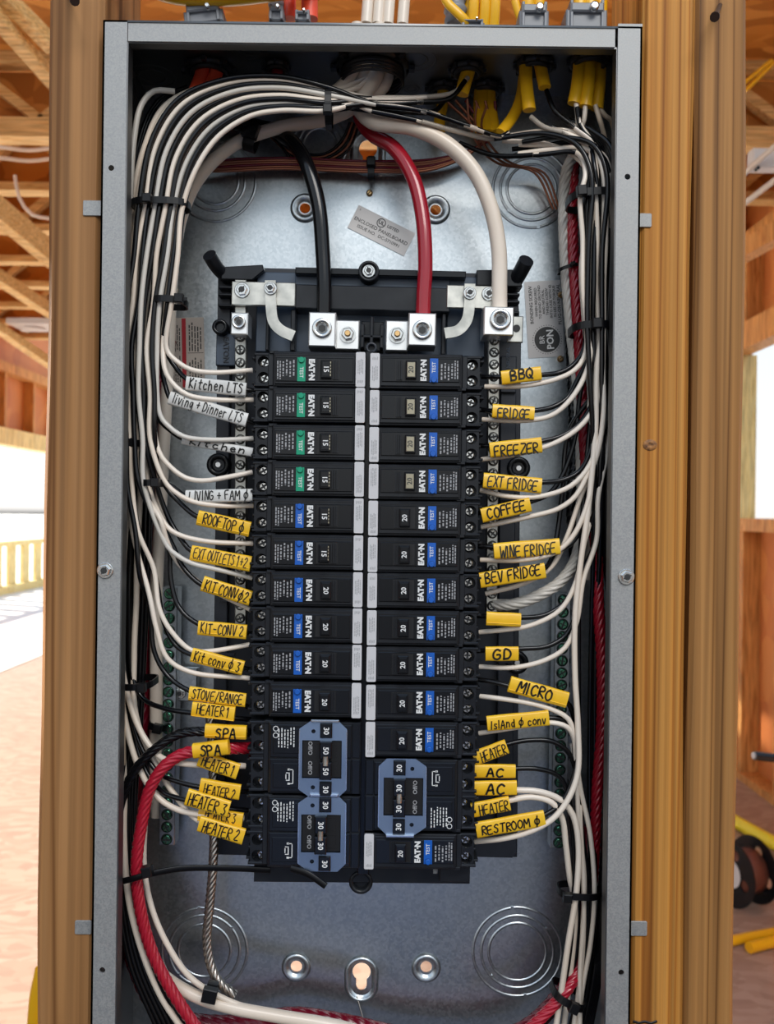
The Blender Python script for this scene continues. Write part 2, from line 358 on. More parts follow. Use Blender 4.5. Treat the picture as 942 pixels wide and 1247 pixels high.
# left side wall: header with cripple studs above a wide opening
wl = struct('wall_left')
part('sheathing', wbox(-3.30, -3.27, 3.2, 12, CAMZ+0.55, 3.1), osb_wall, wl)
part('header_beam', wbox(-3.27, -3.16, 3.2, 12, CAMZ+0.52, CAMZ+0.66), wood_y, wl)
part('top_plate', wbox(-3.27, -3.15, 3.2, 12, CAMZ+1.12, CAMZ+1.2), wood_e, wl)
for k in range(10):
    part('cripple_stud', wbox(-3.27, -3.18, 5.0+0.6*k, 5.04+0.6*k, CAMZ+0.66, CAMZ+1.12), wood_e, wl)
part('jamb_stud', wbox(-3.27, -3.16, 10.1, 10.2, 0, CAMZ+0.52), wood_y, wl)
part('curb', wbox(-3.27, -3.13, 3.0, 12, -0.04, 0.0), concrete, wl)
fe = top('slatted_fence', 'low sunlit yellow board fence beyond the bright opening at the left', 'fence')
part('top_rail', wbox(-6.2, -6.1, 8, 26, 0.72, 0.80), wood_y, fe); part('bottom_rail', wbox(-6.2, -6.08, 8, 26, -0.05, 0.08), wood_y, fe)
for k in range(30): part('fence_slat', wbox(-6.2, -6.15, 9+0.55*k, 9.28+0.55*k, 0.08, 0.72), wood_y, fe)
# right side wall with window opening
wr = struct('wall_right')
part('sheathing', wbox(1.92, 1.95, -1.0, 7.7, 0, CAMZ-0.02), osb_wall, wr)
part('sheathing', wbox(1.92, 1.95, 2.0, 7.7, CAMZ+0.98, 3.1), osb_wall, wr)
part('sheathing', wbox(1.92, 1.95, 4.19, 7.7, CAMZ-0.02, CAMZ+0.98), osb_wall, wr)
part('window_sill_plate', wbox(1.82, 1.92, 2.0, 7.7, CAMZ-0.075, CAMZ-0.01), wood_e, wr)
part('header_beam', wbox(1.82, 1.92, 2.0, 7.7, CAMZ+0.86, CAMZ+1.0), wood_e, wr)
part('top_plate', wbox(1.82, 1.92, 2.0, 7.7, CAMZ+1.37, CAMZ+1.46), wood_e, wr)
part('sole_plate', wbox(1.82, 1.92, 2.0, 7.7, 0.0, 0.04), wood_e, wr)
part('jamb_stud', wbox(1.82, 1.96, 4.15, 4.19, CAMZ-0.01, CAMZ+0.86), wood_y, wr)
for k in range(9):
    y = 2.3 + 0.42*k
    part('wall_stud', wbox(1.83, 1.92, y, y+0.038, 0.04, CAMZ-0.075), wood_e, wr)
    part('cripple_stud', wbox(1.83, 1.92, y, y+0.038, CAMZ+1.0, CAMZ+1.37), wood_e, wr)
# ------------------------------------------------------------------ wall studs carrying the enclosure
def stud(label, px0, px1, m, wav=0.0009, seed=0):
    d = 0.012; x0 = P(px0, 623.5, d).x; x1 = P(px1, 623.5, d).x; dep = 0.089
    mb = MB(); n = 60; rr = random.Random(seed); vs = []; fs = []; ph = [rr.uniform(0, 6) for _ in range(4)]
    c = 0.003
    for i in range(n+1):
        z = 0.0 + 2.7*i/n
        a = wav*(math.sin(z*9+ph[0])+0.6*math.sin(z*23+ph[1])); b = wav*(math.sin(z*8+ph[2])+0.6*math.sin(z*19+ph[3]))
        for (x, y) in ((x0+a+c, d), (x1+b-c, d), (x1+b, d+c), (x1+b, d+dep), (x0+a, d+dep), (x0+a, d+c)): vs.append((x, y, z))
    for i in range(n):
        for k in range(6):
            j = (k+1) % 6; fs.append((i*6+k, i*6+j, (i+1)*6+j, (i+1)*6+k))
    mb.add(vs, fs); mb.add(vs[:6], [(5, 4, 3, 2, 1, 0)]); mb.add(vs[-6:], [(0, 1, 2, 3, 4, 5)])
    return top('wood_stud', label, 'stud', data=mb.mesh('wood_stud', m), group='studs beside the electrical panel')
sl = stud('brown wooden stud on the left of the metal panel, straight grain', 52, 119, wood_a, seed=1)
s1 = stud('orange wooden stud touching the right side of the metal panel, with a knot', 774, 838, wood_b, seed=2)
s2 = stud('darker weathered wooden stud, outermost on the right of the panel', 840.5, 903, wood_c, seed=3)
# knot and pencil mark on the orange stud
kn = MB().lathe([(0.0050, 0), (0.0046, 0.00035), (0.0034, 0.0003), (0.0030, 0.0005), (0.0016, 0.0004), (0.0012, 0.0001)], n=16)
part('knot', kn, vary(mat('knot_wood', (0.2, 0.08, 0.03), 0.6), (0.10, 0.04, 0.015), (0.42, 0.18, 0.045), ns=260), s1, frame(789, 534, 0.0119) @ Matrix.Diagonal((1, 0.8, 1, 1)))
mk = MB(); mk.tube([P(x, y, 0.0119) for x, y in ((786, 1236), (793, 1238), (800, 1236), (808, 1238), (815, 1235))], 0.0007, 5, flat=(0.3, 1.4))
part('marker_dash', mk, ink, s1)
def nail(px, py, dx, dy, label, group=None):
    a = P(px, py, 0.014); b = P(px+dx, py+dy, -0.012)
    m_ = MB().tube([a, b], 0.0016, 8); m_.tube([b, b+(b-a)*0.06], 0.0032, 10)
    top('nail', label, 'nail', data=m_.mesh('nail', mat('dark_nail', (0.08, 0.05, 0.04), 0.4, 0.6)))
nail(66, -4, 9, 14, 'bent dark nail at the top of the left stud')
nail(861, -4, -6, 14, 'bent dark nail at the top of the outer right stud')
# ------------------------------------------------------------------ enclosure
BD = 0.098
EX0, EX1 = P(118.0, 623.5, 0).x, P(774.5, 623.5, 0).x
FW = 0.0163
EZ1 = P(471, 28.5, 0).z; EZ0 = CAMZ - 0.62
enc = top('panel_enclosure', 'tall grey galvanised steel electrical panel box standing open between the studs', 'electrical panel', T(((EX0+EX1)/2, BD, EZ0)))
EI = T((-(EX0+EX1)/2, -BD, -EZ0))
def ep(name, mb, m, **pr): return part(name, mb, m, enc, EI, **pr)
th = 0.0013
# back plate with real openings
def pxz(px, py, d):
    v = P(px, py, d); return (v.x, v.z)
def circ_px(px, py, rpx, d, n=28):
    c = pxz(px, py, d); return circ(c[0], c[1], rpx*S(d), n)
def keyhole(px, py, d, r1, r2, h, up=True):
    c = pxz(px, py, d); s = S(d); r1 *= s; r2 *= s; h *= s; out = []
    a0 = math.asin(r2/r1)
    for k in range(22):
        a = -PI/2 + a0 + (2*PI-2*a0)*k/21; out.append((c[0]+r1*math.cos(a), c[1]+r1*math.sin(a)))
    for k in range(9):
        a = PI + PI*k/8; out.append((c[0]+r2*math.cos(a), c[1]-h+r2*math.sin(a)))
    return out
holes = [circ_px(362, 256, 6.5, BD), circ_px(521, 254, 6.5, BD), circ_px(374.5, 1179.5, 7, BD), circ_px(532.5, 1176, 7, BD),
         keyhole(454, 1184, BD, 11, 6.5, 16), keyhole(437, 182, BD, 11, 6.5, 14)]
holes = [[(x, z) for x, z in h] for h in holes]
bp = plate_holes('back_plate', [(EX0, EZ0), (EX1, EZ0), (EX1, EZ1), (EX0, EZ1)], holes, 0, th, galv)
bp.transform(Matrix(((1, 0, 0, 0), (0, 0, -1, BD+th), (0, 1, 0, 0), (0, 0, 0, 1))))
ep('back_plate', bp, galv)
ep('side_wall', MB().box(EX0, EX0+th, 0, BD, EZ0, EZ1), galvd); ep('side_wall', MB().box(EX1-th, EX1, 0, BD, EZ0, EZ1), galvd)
# top wall with holes for the connectors: connector list (px, py seen, radius px)
CONN = [(241, 88, 24), (323, 82, 13), (440, 80, 37), (555, 80, 17), (526, 104, 16), (578, 103, 17), (637, 73, 19), (703, 66, 20)]
def top_hit(px, py):
    """point of the top wall's underside seen at this pixel"""
    dx, dy = px-471.0, py-623.5; u = dx*CR-dy*SR; v = dx*SR+dy*CR
    s = (EZ1-th-CAMZ)/(-v); return Vector((u*s, s*F-D0, EZ1-th))
CP = [(top_hit(px, py), r*S(top_hit(px, py).y)) for px, py, r in CONN]
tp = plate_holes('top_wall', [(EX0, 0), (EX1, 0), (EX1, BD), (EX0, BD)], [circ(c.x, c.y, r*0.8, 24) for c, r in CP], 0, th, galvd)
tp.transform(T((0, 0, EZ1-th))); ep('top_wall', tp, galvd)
ep('bottom_wall', MB().box(EX0, EX1, 0, BD, EZ0, EZ0+th), galvd)
def fl(x0, x1, z0, z1, nm='flange'):
    m_ = MB(); m_.box(x0, x1, 0, th, z0, z1); return m_
def flange_holes(nm, x0, x1, z0, z1, hs):
    me = plate_holes(nm, [(x0, z0), (x1, z0), (x1, z1), (x0, z1)], hs, 0, th, galvf)
    me.transform(Matrix(((1, 0, 0, 0), (0, 0, -1, th), (0, 1, 0, 0), (0, 0, 0, 1)))); return ep(nm, me, galvf)
flange_holes('side_flange', EX0, EX0+FW, EZ0, EZ1, [circ_px(125, 213, 3.6, 0, 14), circ_px(138.5, 1190, 3.6, 0, 14)])
flange_holes('side_flange', EX1-FW, EX1, EZ0, EZ1+0.0018, [circ_px(753.5, 208, 3.6, 0, 14), circ_px(770, 1177, 3.6, 0, 14)])
ep('top_flange', MB().box(EX0+FW+0.0004, EX1-FW-0.0018, 0.0006, 0.0006+th, EZ1-0.0137, EZ1), galvf)
ep('bottom_flange', MB().box(EX0+FW, EX1-FW, 0.0006, 0.002, EZ0, EZ0+0.014), galvf)
# inward return lips behind the flanges
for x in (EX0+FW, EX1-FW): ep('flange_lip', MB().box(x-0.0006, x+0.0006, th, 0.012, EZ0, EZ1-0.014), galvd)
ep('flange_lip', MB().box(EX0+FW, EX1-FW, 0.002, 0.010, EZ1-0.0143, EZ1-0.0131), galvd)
# knockouts: concentric pressed rings
def ring_groove(r, wd=0.0011, h=0.0006): return [(r-wd, 0), (r-wd*0.4, h), (r+wd*0.4, h), (r+wd, 0)]
def knockout(px, py, rs, d=BD):
    m_ = MB()
    for r in rs: m_.lathe(ring_groove(r*S(d)), n=56, cap0=False, cap1=False)
    for k, r in enumerate(rs[1:]):
        for a in (0.7+k, 3.9+k): m_.box(r*S(d)*math.cos(a)-0.0012, r*S(d)*math.cos(a)+0.0012, r*S(d)*math.sin(a)-0.0012, r*S(d)*math.sin(a)+0.0012, 0, 0.0007)
    part('knockout', m_, galv, enc, EI @ frame(px, py, d-0.0001))
knockout(252, 226, (28, 36, 49)); knockout(637, 226, (30, 38, 47)); knockout(262, 1163, (32, 43, 52)); knockout(643, 1155, (35, 44, 54)); knockout(378, 178, (20, 26, 33)); 
def side_knockout(sx, px, py):
    m_ = MB(); x = EX0+th if sx < 0 else EX1-th
    c = P(px, py, 0.06)
    for r in (0.014, 0.020, 0.026): m_.lathe(ring_groove(r, 0.0008, 0.0005), n=40, cap0=False, cap1=False)
    R_ = Matrix(((0, 0, -sx, x), (1, 0, 0, 0.055), (0, 1, 0, c.z), (0, 0, 0, 1)))
    part('knockout', m_, galvd, enc, EI @ R_)
side_knockout(-1, 160, 140); side_knockout(1, 740, 1180); side_knockout(-1, 160, 230); side_knockout(1, 740, 1080)
def top_knockout(px, py, r):
    c = top_hit(px, py); m_ = MB()
    for q in (r*0.6, r): m_.lathe(ring_groove(q, 0.0008, 0.0005), n=36, cap0=False, cap1=False)
    part('knockout', m_, galvd, enc, EI @ (T(c) @ Matrix.Rotation(PI, 4, 'X')))
top_knockout(172, 100, 0.017); top_knockout(490, 72, 0.016); top_knockout(488, 108, 0.006); top_knockout(290, 66, 0.012)
# embossed mounting dimples
def dimple(px, py, ro, ri, long=0):
    m_ = MB(); s = S(BD); n = 36; prof = [(ro, 0), (ro*0.93, 0.0018), (ro*0.80, 0.0026), (ri*1.25, 0.0012), (ri, 0.0)]
    vs = []; fs = []
    for r, z in prof:
        for i in range(n):
            t = 2*PI*i/n; y = r*s*math.sin(t); y += -long*s if math.sin(t) < -1e-6 else 0
            vs.append((r*s*math.cos(t), y, z))
    for k in range(len(prof)-1):
        for i in range(n):
            j = (i+1) % n; fs.append((k*n+i, k*n+j, (k+1)*n+j, (k+1)*n+i))
    m_.add(vs, fs, 0, True); part('mounting_dimple', m_, galv, enc, EI @ frame(px, py, BD-0.0002))
dimple(362, 256, 18, 8); dimple(521, 254, 18, 8); dimple(374.5, 1180, 18, 8.5); dimple(532.5, 1177, 18, 8.5); dimple(454, 1185, 21, 12.5, 15); dimple(437, 182, 22, 12.5, 12)
# bent tabs resting on the studs
def tab(x0, x1, y0, y1):
    a = P(x0, y1, 0.0112); b = P(x1, y0, 0.0112); m_ = MB().prism(rrect((a.x+b.x)/2, (a.z+b.z)/2, b.x-a.x, b.z-a.z, 0.001), 0, 0.0012, 0, 0.0003)
    me = m_.mesh('mounting_tab', galvf); me.transform(Matrix(((1, 0, 0, 0), (0, 0, -1, 0.0120), (0, 1, 0, 0), (0, 0, 0, 1)))); ep('mounting_tab', me, galvf)
tab(92, 119, 253, 272); tab(104, 124, 1130, 1147); tab(766, 784, 252, 269); tab(780, 800, 1114, 1132)
def hexscrew(nm, px, py, d, rpx, mt=steel, parent=None, slot='hex', inv=None, **pr):
    r = rpx*S(d); m_ = MB(); m_.lathe([(r, 0), (r, 0.0007), (r*0.92, 0.0010)], n=24)
    m_.prism(circ(0, 0, r*0.74, 6, 0.3), 0.0009, 0.0032, 0, 0.0004)
    m_.lathe([(r*0.40, 0.0032), (r*0.34, 0.0034)], n=12, mat=1)
    m_.box(-r*0.5, r*0.5, -r*0.08, r*0.08, 0.0030, 0.0036, 1)
    return part(nm, m_, [mt, steel_dk], parent, (inv or Matrix()) @ frame(px, py, d, random.uniform(0, 3)), **pr)
hexscrew('cover_screw', 130, 703, -0.0002, 10, parent=enc, inv=EI); hexscrew('cover_screw', 764, 695, -0.0002, 10, parent=enc, inv=EI)
for px, py in ((440, 236), (677, 432), (676, 354), (206, 360), (209, 453)):
    m_ = MB().lathe([(3.9*S(BD), 0), (3.9*S(BD), 0.0012), (2.4*S(BD), 0.002)], n=16); m_.box(-0.0018, 0.0018, -0.0003, 0.0003, 0.0018, 0.0022, 1)
    part('brass_rivet', m_, [brass, steel_dk], enc, EI @ frame(px, py, BD-0.0002, 0.8), label='brass rivet')
# stickers on the back plate
def sticker(px, py, wpx, hpx, ang, m, label, d=BD-0.0003):
    s = S(d); m_ = MB().prism(rrect(0, 0, wpx*s, hpx*s, 0.0006, 3), 0, 0.0003)
    return part('sticker', m_, m, enc, EI @ frame(px, py, d, ang), label=label), s
stk, s = sticker(455.5, 281, 77, 31, -0.455, st_grey, 'grey certification sticker stuck at a tilt')
Lz = 0.0004
part('print_line', text_mesh('ENCLOSED PANELBOARD', 6.2*s, print_k, 0.01), None, stk, T((0, -1*s, Lz)) @ Rz(0))
part('print_line', text_mesh('ISSUE NO.  DC-5710991', 5.6*s, print_k, 0.01), None, stk, T((0, -8*s, Lz)))
part('print_line', text_mesh('LISTED', 5.2*s, print_k, 0.02), None, stk, T((12*s, 8*s, Lz)))
m_ = MB().lathe([(5.6*s, 0.0003), (5.6*s, Lz), (4.7*s, Lz), (4.7*s, 0.0003)], n=28, cap0=False, cap1=False)
part('listing_mark', m_, print_k, stk, T((-4*s, 8*s, 0.00005)))
part('print_line', text_mesh('UL', 6.2*s, print_k, 0.03), None, stk, T((-4*s, 8*s, Lz)))
part('print_line', text_mesh('R', 3*s, print_k), None, stk, T((-34*s, 11*s, Lz)))
stk, s = sticker(656.5, 384, 44, 93, 0.07, st_grey, 'silver bonding screw instruction sticker with a round black badge')
for i, tline in enumerate(['BONDING SCREW', 'WHEN REQUIRED', 'TO BOND GROUND', 'AND NEUTRAL', 'THREAD SCREW', 'INTO CASE WITH 42', 'IN-LBS OF TORQUE']):
    me = text_mesh(tline, (5.6 if i == 0 else 4.4)*s, print_k, 0.02)
    part('print_line', me, None, stk, T(((-15+(0 if i == 0 else 1.5)+4.5*i)*s, (18 if i == 0 else 21)*s, Lz)) @ Rz(PI/2))
part('print_line', text_mesh('PLUG-ON NEUTRAL', 5.5*s, print_k, 0.02), None, stk, T((19*s, 17*s, Lz)) @ Rz(PI/2))
bad = MB().lathe([(15.5*s, 0.0003), (15.5*s, Lz)], n=36)
for k in range(36):
    a = 2*PI*k/36; bad.box(17.5*s*math.cos(a)-0.0003, 17.5*s*math.cos(a)+0.0003, 17.5*s*math.sin(a)-0.0003, 17.5*s*math.sin(a)+0.0003, 0.0003, Lz)
bo = part('round_badge', bad, print_k, stk, T((2*s, -25*s, 0.00003)))
part('badge_print', text_mesh('BR', 9*s, print_w, 0.0), None, bo, T((-6*s, 0, 0.0005)) @ Rz(PI/2)); part('badge_print', text_mesh('PON', 11.5*s, print_w, 0.03), None, bo, T((4*s, 0, 0.0005)) @ Rz(PI/2))
def fine_lines(w_, h_, n, rot=True, seed=0, lw=0.45, word=(0.8, 3.2)):
    """rows of small illegible print: n columns of short dashes running along y"""
    rr = random.Random(seed); m_ = MB(); cw = w_/n
    for i in range(n):
        x = -w_/2+cw*(i+0.5); y = -h_/2 + rr.uniform(0, h_*0.12); ye = h_/2 - rr.uniform(0, h_*0.25)
        while y < ye:
            l = rr.uniform(*word)*cw*0.8; l = min(l, ye-y)
            if l <= 0: break
            m_.box(x-cw*lw/2, x+cw*lw/2, y, y+l, 0, 0.00006); y += l+cw*0.35
    return m_
stk, s = sticker(222, 436, 44, 86, 0.03, st_paper, 'beige warning sticker with a red stripe and fine print')
part('red_stripe', MB().box(-5*s, 0*s, -42*s, 42*s, 0.0003, Lz), st_red, stk)
for x, w2, sd in ((11, 17, 3), (-13, 13, 4)):
    part('fine_print', fine_lines(w2*s, 38*s, 5, seed=sd), print_k, stk, T((x*s, 20*s, Lz-0.00004))); part('fine_print', fine_lines(w2*s, 36*s, 5, seed=sd+5), print_k, stk, T((x*s, -21*s, Lz-0.00004)))
part('border_line', MB().box(2*s, 21*s, -0.5*s, 0.1*s, 0.0003, Lz), print_k, stk)
# ------------------------------------------------------------------ chassis, bus bars and neutral bars
ch = top('breaker_chassis', 'black plastic breaker chassis with neutral bars on the back of the panel', 'chassis', frame(455, 690, 0.075))
CI = ch.matrix_world.inverted()
def pl(name, pts, d, t, m, b=0.0006, parent=None, inv=None, **pr):
    """plate whose front face is at depth d and whose outline is seen at pixels pts; t thick"""
    q = [pxz(x, y, d) for x, y in pts]
    m_ = MB().prism(q, 0, t, 0, b); me = m_.mesh(name, m)
    me.transform(Matrix(((1, 0, 0, 0), (0, 0, -1, d+t), (0, 1, 0, 0), (0, 0, 0, 1))))
    return part(name, me, m, parent or ch, inv or CI, **pr)
def rc(x0, y0, x1, y1): return [(x0, y1), (x1, y1), (x1, y0), (x0, y0)]
pl('pan', [(263, 337), (277, 337), (277, 330), (618, 330), (622, 338), (629, 410), (640, 1040), (270, 1044)], 0.078, 0.012, chas)
# raised side rails seen between the neutral bar and the gutter
pl('side_rail', [(258, 342), (274, 342), (284, 1040), (268, 1040)], 0.070, 0.010, chas)
pl('side_rail', [(605, 430), (624, 430), (634, 1034), (614, 1034)], 0.070, 0.010, chas)
for k in range(9):
    y = 470+66*k
    pl('rail_rib', rc(266+k*1.2, y, 284+k*1.2, y+4), 0.067, 0.003, chas, 0.0003); pl('rail_rib', rc(606+k*1.0, y, 624+k, y+4), 0.067, 0.003, chas, 0.0003)
pl('foot', [(268, 1022), (332, 1022), (330, 1046), (270, 1046), (266, 1036)], 0.066, 0.014, chas)
pl('foot', [(580, 1012), (638, 1012), (640, 1034), (634, 1041), (580, 1041)], 0.066, 0.014, chas)
pl('bottom_block', [(320, 1056), (583, 1048), (583, 1074), (320, 1078)], 0.034, 0.03, blk)
pl('white_dot', rc(538, 1057, 544, 1063), 0.0335, 0.001, print_g)
pl('corner_block', rc(546, 1048, 583, 1072), 0.028, 0.02, blk)
m_ = MB().lathe([(0.0085, -0.02), (0.0085, 0.0), (0.0075, 0.001), (0.006, 0.001), (0.005, -0.004)], n=24)
part('bottom_boss', m_, blk, ch, CI @ frame(450.5, 1075, 0.034))
# upper frame
pl('upper_frame', rc(352, 330, 541, 350), 0.060, 0.010, chasb)
pl('frame_lip', rc(352, 328, 560, 336), 0.052, 0.01, blk2)
pl('insulator_bar', rc(353, 349, 541, 378), 0.046, 0.020, blk)
pl('frame_panel', rc(352, 379, 540, 432), 0.066, 0.010, chasb)
pl('side_panel', rc(306, 335, 354, 432), 0.062, 0.010, chasb)
pl('side_panel', rc(538, 335, 585, 432), 0.062, 0.010, chasb)
pl('rib', rc(318, 372, 322, 430), 0.054, 0.01, blk); pl('rib', rc(348, 380, 354, 430), 0.050, 0.01, blk); pl('rib', rc(532, 380, 537, 430), 0.050, 0.01, blk)
pl('corner_frame', [(262, 330), (312, 326), (314, 333), (300, 345), (262, 345)], 0.056, 0.018, blk)
pl('corner_frame', [(573, 326), (624, 324), (629, 345), (573, 345)], 0.056, 0.018, blk)
for y in (353, 362, 375): pl('rib', rc(259, y, 276, y+3), 0.060, 0.012, blk)
for y in (353, 362, 375, 388): pl('rib', rc(608, y, 626, y+3), 0.060, 0.012, blk)
def arm(pts, r0):
    m_ = MB().tube(smooth_path([P(*p) for p in pts]), r0, 12, flat=(1.0, 1.0)); part('corner_arm', m_, blk, ch, CI)
arm([(247, 316, 0.045), (257, 331, 0.055), (268, 342, 0.066)], 0.0052); arm([(633, 313, 0.045), (625, 329, 0.055), (616, 345, 0.066)], 0.0056)
# raised plastic name block with maker's name in relief
nb = pl('name_block', rc(258, 411, 282, 450), 0.066, 0.006, chasb)
part('relief_print', text_mesh('EATON', 9.5*S(.066), chas, 0.01, depth=0.0007), None, ch, CI @ frame(270, 431, 0.0658, -PI/2))
part('relief_print', text_mesh('NEUTRAL', 6*S(.066), chasb, 0.01, depth=0.0005), None, ch, CI @ frame(614, 432, 0.0698, PI/2))
def washer_post(nm, px, py, d, r, screw=True):
    s = S(d); m_ = MB().lathe([(r*s, -0.012), (r*s, 0), (r*s*0.86, 0.001), (r*s*0.6, 0.001), (r*s*0.5, -0.002)], n=28)
    if screw: m_.lathe([(r*s*0.26, -0.002), (r*s*0.22, 0.0005)], n=14, mat=1)
    else: m_.lathe([(r*s*0.5, -0.004), (r*s*0.1, -0.004)], n=14, mat=2)
    part(nm, m_, [blk2, alu, blk3], ch, CI @ frame(px, py, d))
washer_post('mounting_post', 264, 571, 0.068, 14); washer_post('mounting_post', 630, 566, 0.068, 14); washer_post('mounting_post', 634, 803, 0.068, 14)
washer_post('hollow_post', 262, 403, 0.058, 9.5, False)
s = S(0.05); m_ = MB().lathe([(13*s, -0.02), (13*s, 0.0), (12*s, 0.001), (9.5*s, 0.001), (9*s, -0.003)], n=28, cap1=True)
part('screw_well', m_, blk, ch, CI @ frame(441.5, 331, 0.05)); hexscrew('well_screw', 441.5, 331, 0.0525, 8, parent=ch, inv=CI)
# neutral bars
def bar_screw_mesh(r, body, slotw=0.22):
    m_ = MB().lathe([(r*1.18, 0), (r*1.18, 0.0002), (r*1.0, 0.0002)], n=16, mat=1, cap0=False, cap1=False)
    m_.lathe([(r, 0.0), (r, 0.0010), (r*0.75, 0.0016)], n=16); m_.box(-r*0.86, r*0.86, -r*slotw, r*slotw, 0.0012, 0.0018, 1); m_.box(-r*slotw*0.6, r*slotw*0.6, -r*0.6, r*0.6, 0.0012, 0.0017, 1)
    return m_.mesh('terminal_screw', [body, steel_dk])
ns = bar_screw_mesh(5.2*S(0.05), zinc)
def long_bar(nm, x0, y0, x1, y1, hw, d, t, m, sm, n, parent, inv, skip=()):
    b_ = pl(nm, [(x0-hw, y0), (x1-hw, y1), (x1+hw, y1), (x0+hw, y0)], d, t, m, 0.0005, parent, inv)
    for k in range(n):
        f_ = (k+0.5)/n
        if k in skip: continue
        new('terminal_screw', sm, parent, inv @ frame(x0+(x1-x0)*f_, y0+(y1-y0)*f_, d-0.0001, random.uniform(0, PI)))
    return b_
long_bar('neutral_bar', 285.5, 345, 296, 765, 6.8, 0.050, 0.008, zinc, ns, 27, ch, CI, skip=(0, 1, 2, 3))
long_bar('neutral_bar', 596, 404, 601.5, 742, 6.8, 0.050, 0.008, zinc, ns, 23, ch, CI)
# bus bars and main lugs
pl('neutral_strap', rc(275, 347, 353, 376), 0.045, 0.003, zinc); pl('neutral_strap', rc(537, 345, 610, 373), 0.045, 0.003, zinc)
def curved_strap(pts, w2, d):
    path = smooth_path([Vector((*pxz(x, y, d), 0)) for x, y in pts], 0.003); L_, R_ = [], []
    for i, p in enumerate(path):
        t = (path[min(i+1, len(path)-1)]-path[max(i-1, 0)]).normalized(); n_ = Vector((-t.y, t.x, 0))*w2*S(d); L_.append((p+n_)[:2]); R_.append((p-n_)[:2])
    m_ = MB(); n = len(path)
    for z0, z1 in ((0, 0.003),):
        vs = [(x, y, z) for z in (z0, z1) for x, y in L_+R_]; fs = []
        for i in range(n-1):
            fs += [(i, i+1, n+i+1, n+i), (2*n+n+i, 2*n+n+i+1, 2*n+i+1, 2*n+i), (i, 2*n+i, 2*n+i+1, i+1), (n+i+1, 3*n+i+1, 3*n+i, n+i)]
        fs += [(0, n, 3*n, 2*n), (n-1, 3*n-1, 4*n-1, 2*n-1)]
        m_.add(vs, fs)
    me = m_.mesh('curved_strap', zinc); me.transform(Matrix(((1, 0, 0, 0), (0, 0, -1, d+0.003), (0, 1, 0, 0), (0, 0, 0, 1)))); part('curved_strap', me, zinc, ch, CI)
curved_strap([(322, 345), (323, 370), (327, 395), (336, 405), (352, 412)], 6.5, 0.041)
curved_strap([(565, 343), (565, 370), (562, 388), (552, 400), (536, 404)], 6.5, 0.041)
hexscrew('strap_screw', 288, 358, 0.0449, 9.5, parent=ch, inv=CI); hexscrew('strap_screw', 322.5, 355, 0.0409, 8, parent=ch, inv=CI)
hexscrew('strap_screw', 565, 354.5, 0.0409, 8, parent=ch, inv=CI); hexscrew('strap_screw', 588, 355, 0.0449, 8.5, parent=ch, inv=CI)
def lug(nm, x0, y0, x1, y1, d, t, scx, scy, r, hexb=False):
    pl(nm, rc(x0, y0, x1, y1), d, t, alu, 0.0008)
    s = S(d)
    if hexb:
        m_ = MB().lathe([(r*s, 0), (r*s, 0.0012)], n=24); m_.prism(circ(0, 0, r*s*0.78, 6, 0.2), 0.001, 0.005, 0, 0.0005); m_.lathe([(r*s*0.38, 0.005), (r*s*0.38, 0.0065), (r*s*0.3, 0.007)], n=12, mat=1)
        part('lug_bolt', m_, [steel, brass], ch, CI @ frame(scx, scy, d-0.0001))
    else:
        m_ = MB().lathe([(r*s, 0), (r*s, 0.0016), (r*s*0.9, 0.0022), (r*s*0.60, 0.0022), (r*s*0.56, -0.001)], n=28, cap1=False)
        m_.prism(circ(0, 0, r*s*0.6, 6, 0.5), -0.001, 0.0004, 1); m_.prism(circ(0, 0, r*s*0.40, 6, 0.5), 0.0003, 0.0008, 2)
        part('lug_set_screw', m_, [steel, galvd, steel_dk], ch, CI @ frame(scx, scy, d-0.0001))
lug('main_lug', 370, 382, 403, 424, 0.030, 0.022, 386.5, 402, 12); lug('lug_pad', 403.5, 391, 432, 427, 0.040, 0.012, 418, 409, 10, True)
lug('lug_pad', 464, 390, 491, 427, 0.040, 0.012, 478, 408, 10, True); lug('main_lug', 491.5, 380, 525, 420, 0.030, 0.022, 508.5, 401, 12)
lug('neutral_lug', 583, 370, 619.5, 405, 0.030, 0.024, 603, 386, 13)
lug('neutral_lug', 275, 385, 296, 412, 0.036, 0.018, 285, 397, 8.5)
pl('lug_tab', rc(612, 381, 631, 413), 0.044, 0.003, zinc); s = S(.043)
part('tab_hole', MB().lathe([(4.5*s, 0), (4.5*s, 0.0004)], n=16), blk3, ch, CI @ frame(623, 396, 0.0438))
for a in (rc(434, 392, 461, 428), ): pl('centre_block', a, 0.050, 0.012, blk2)
for a in (rc(444.5, 386, 449, 424), rc(434, 395, 438, 424), rc(457, 395, 461, 424), rc(434, 408, 461, 412)): pl('rib', a, 0.040, 0.012, blk)
s = S(0.034); part('centre_post', MB().lathe([(7*s, -0.01), (7*s, 0), (6.2*s, 0.0006), (4*s, 0.0006), (3.8*s, -0.004)], n=20), chas, ch, CI @ frame(447, 424, 0.034))
# centre spine between the two columns of breakers
pl('spine', [(440, 428), (452, 428), (460, 1066), (446, 1066)], 0.026, 0.03, blk2)
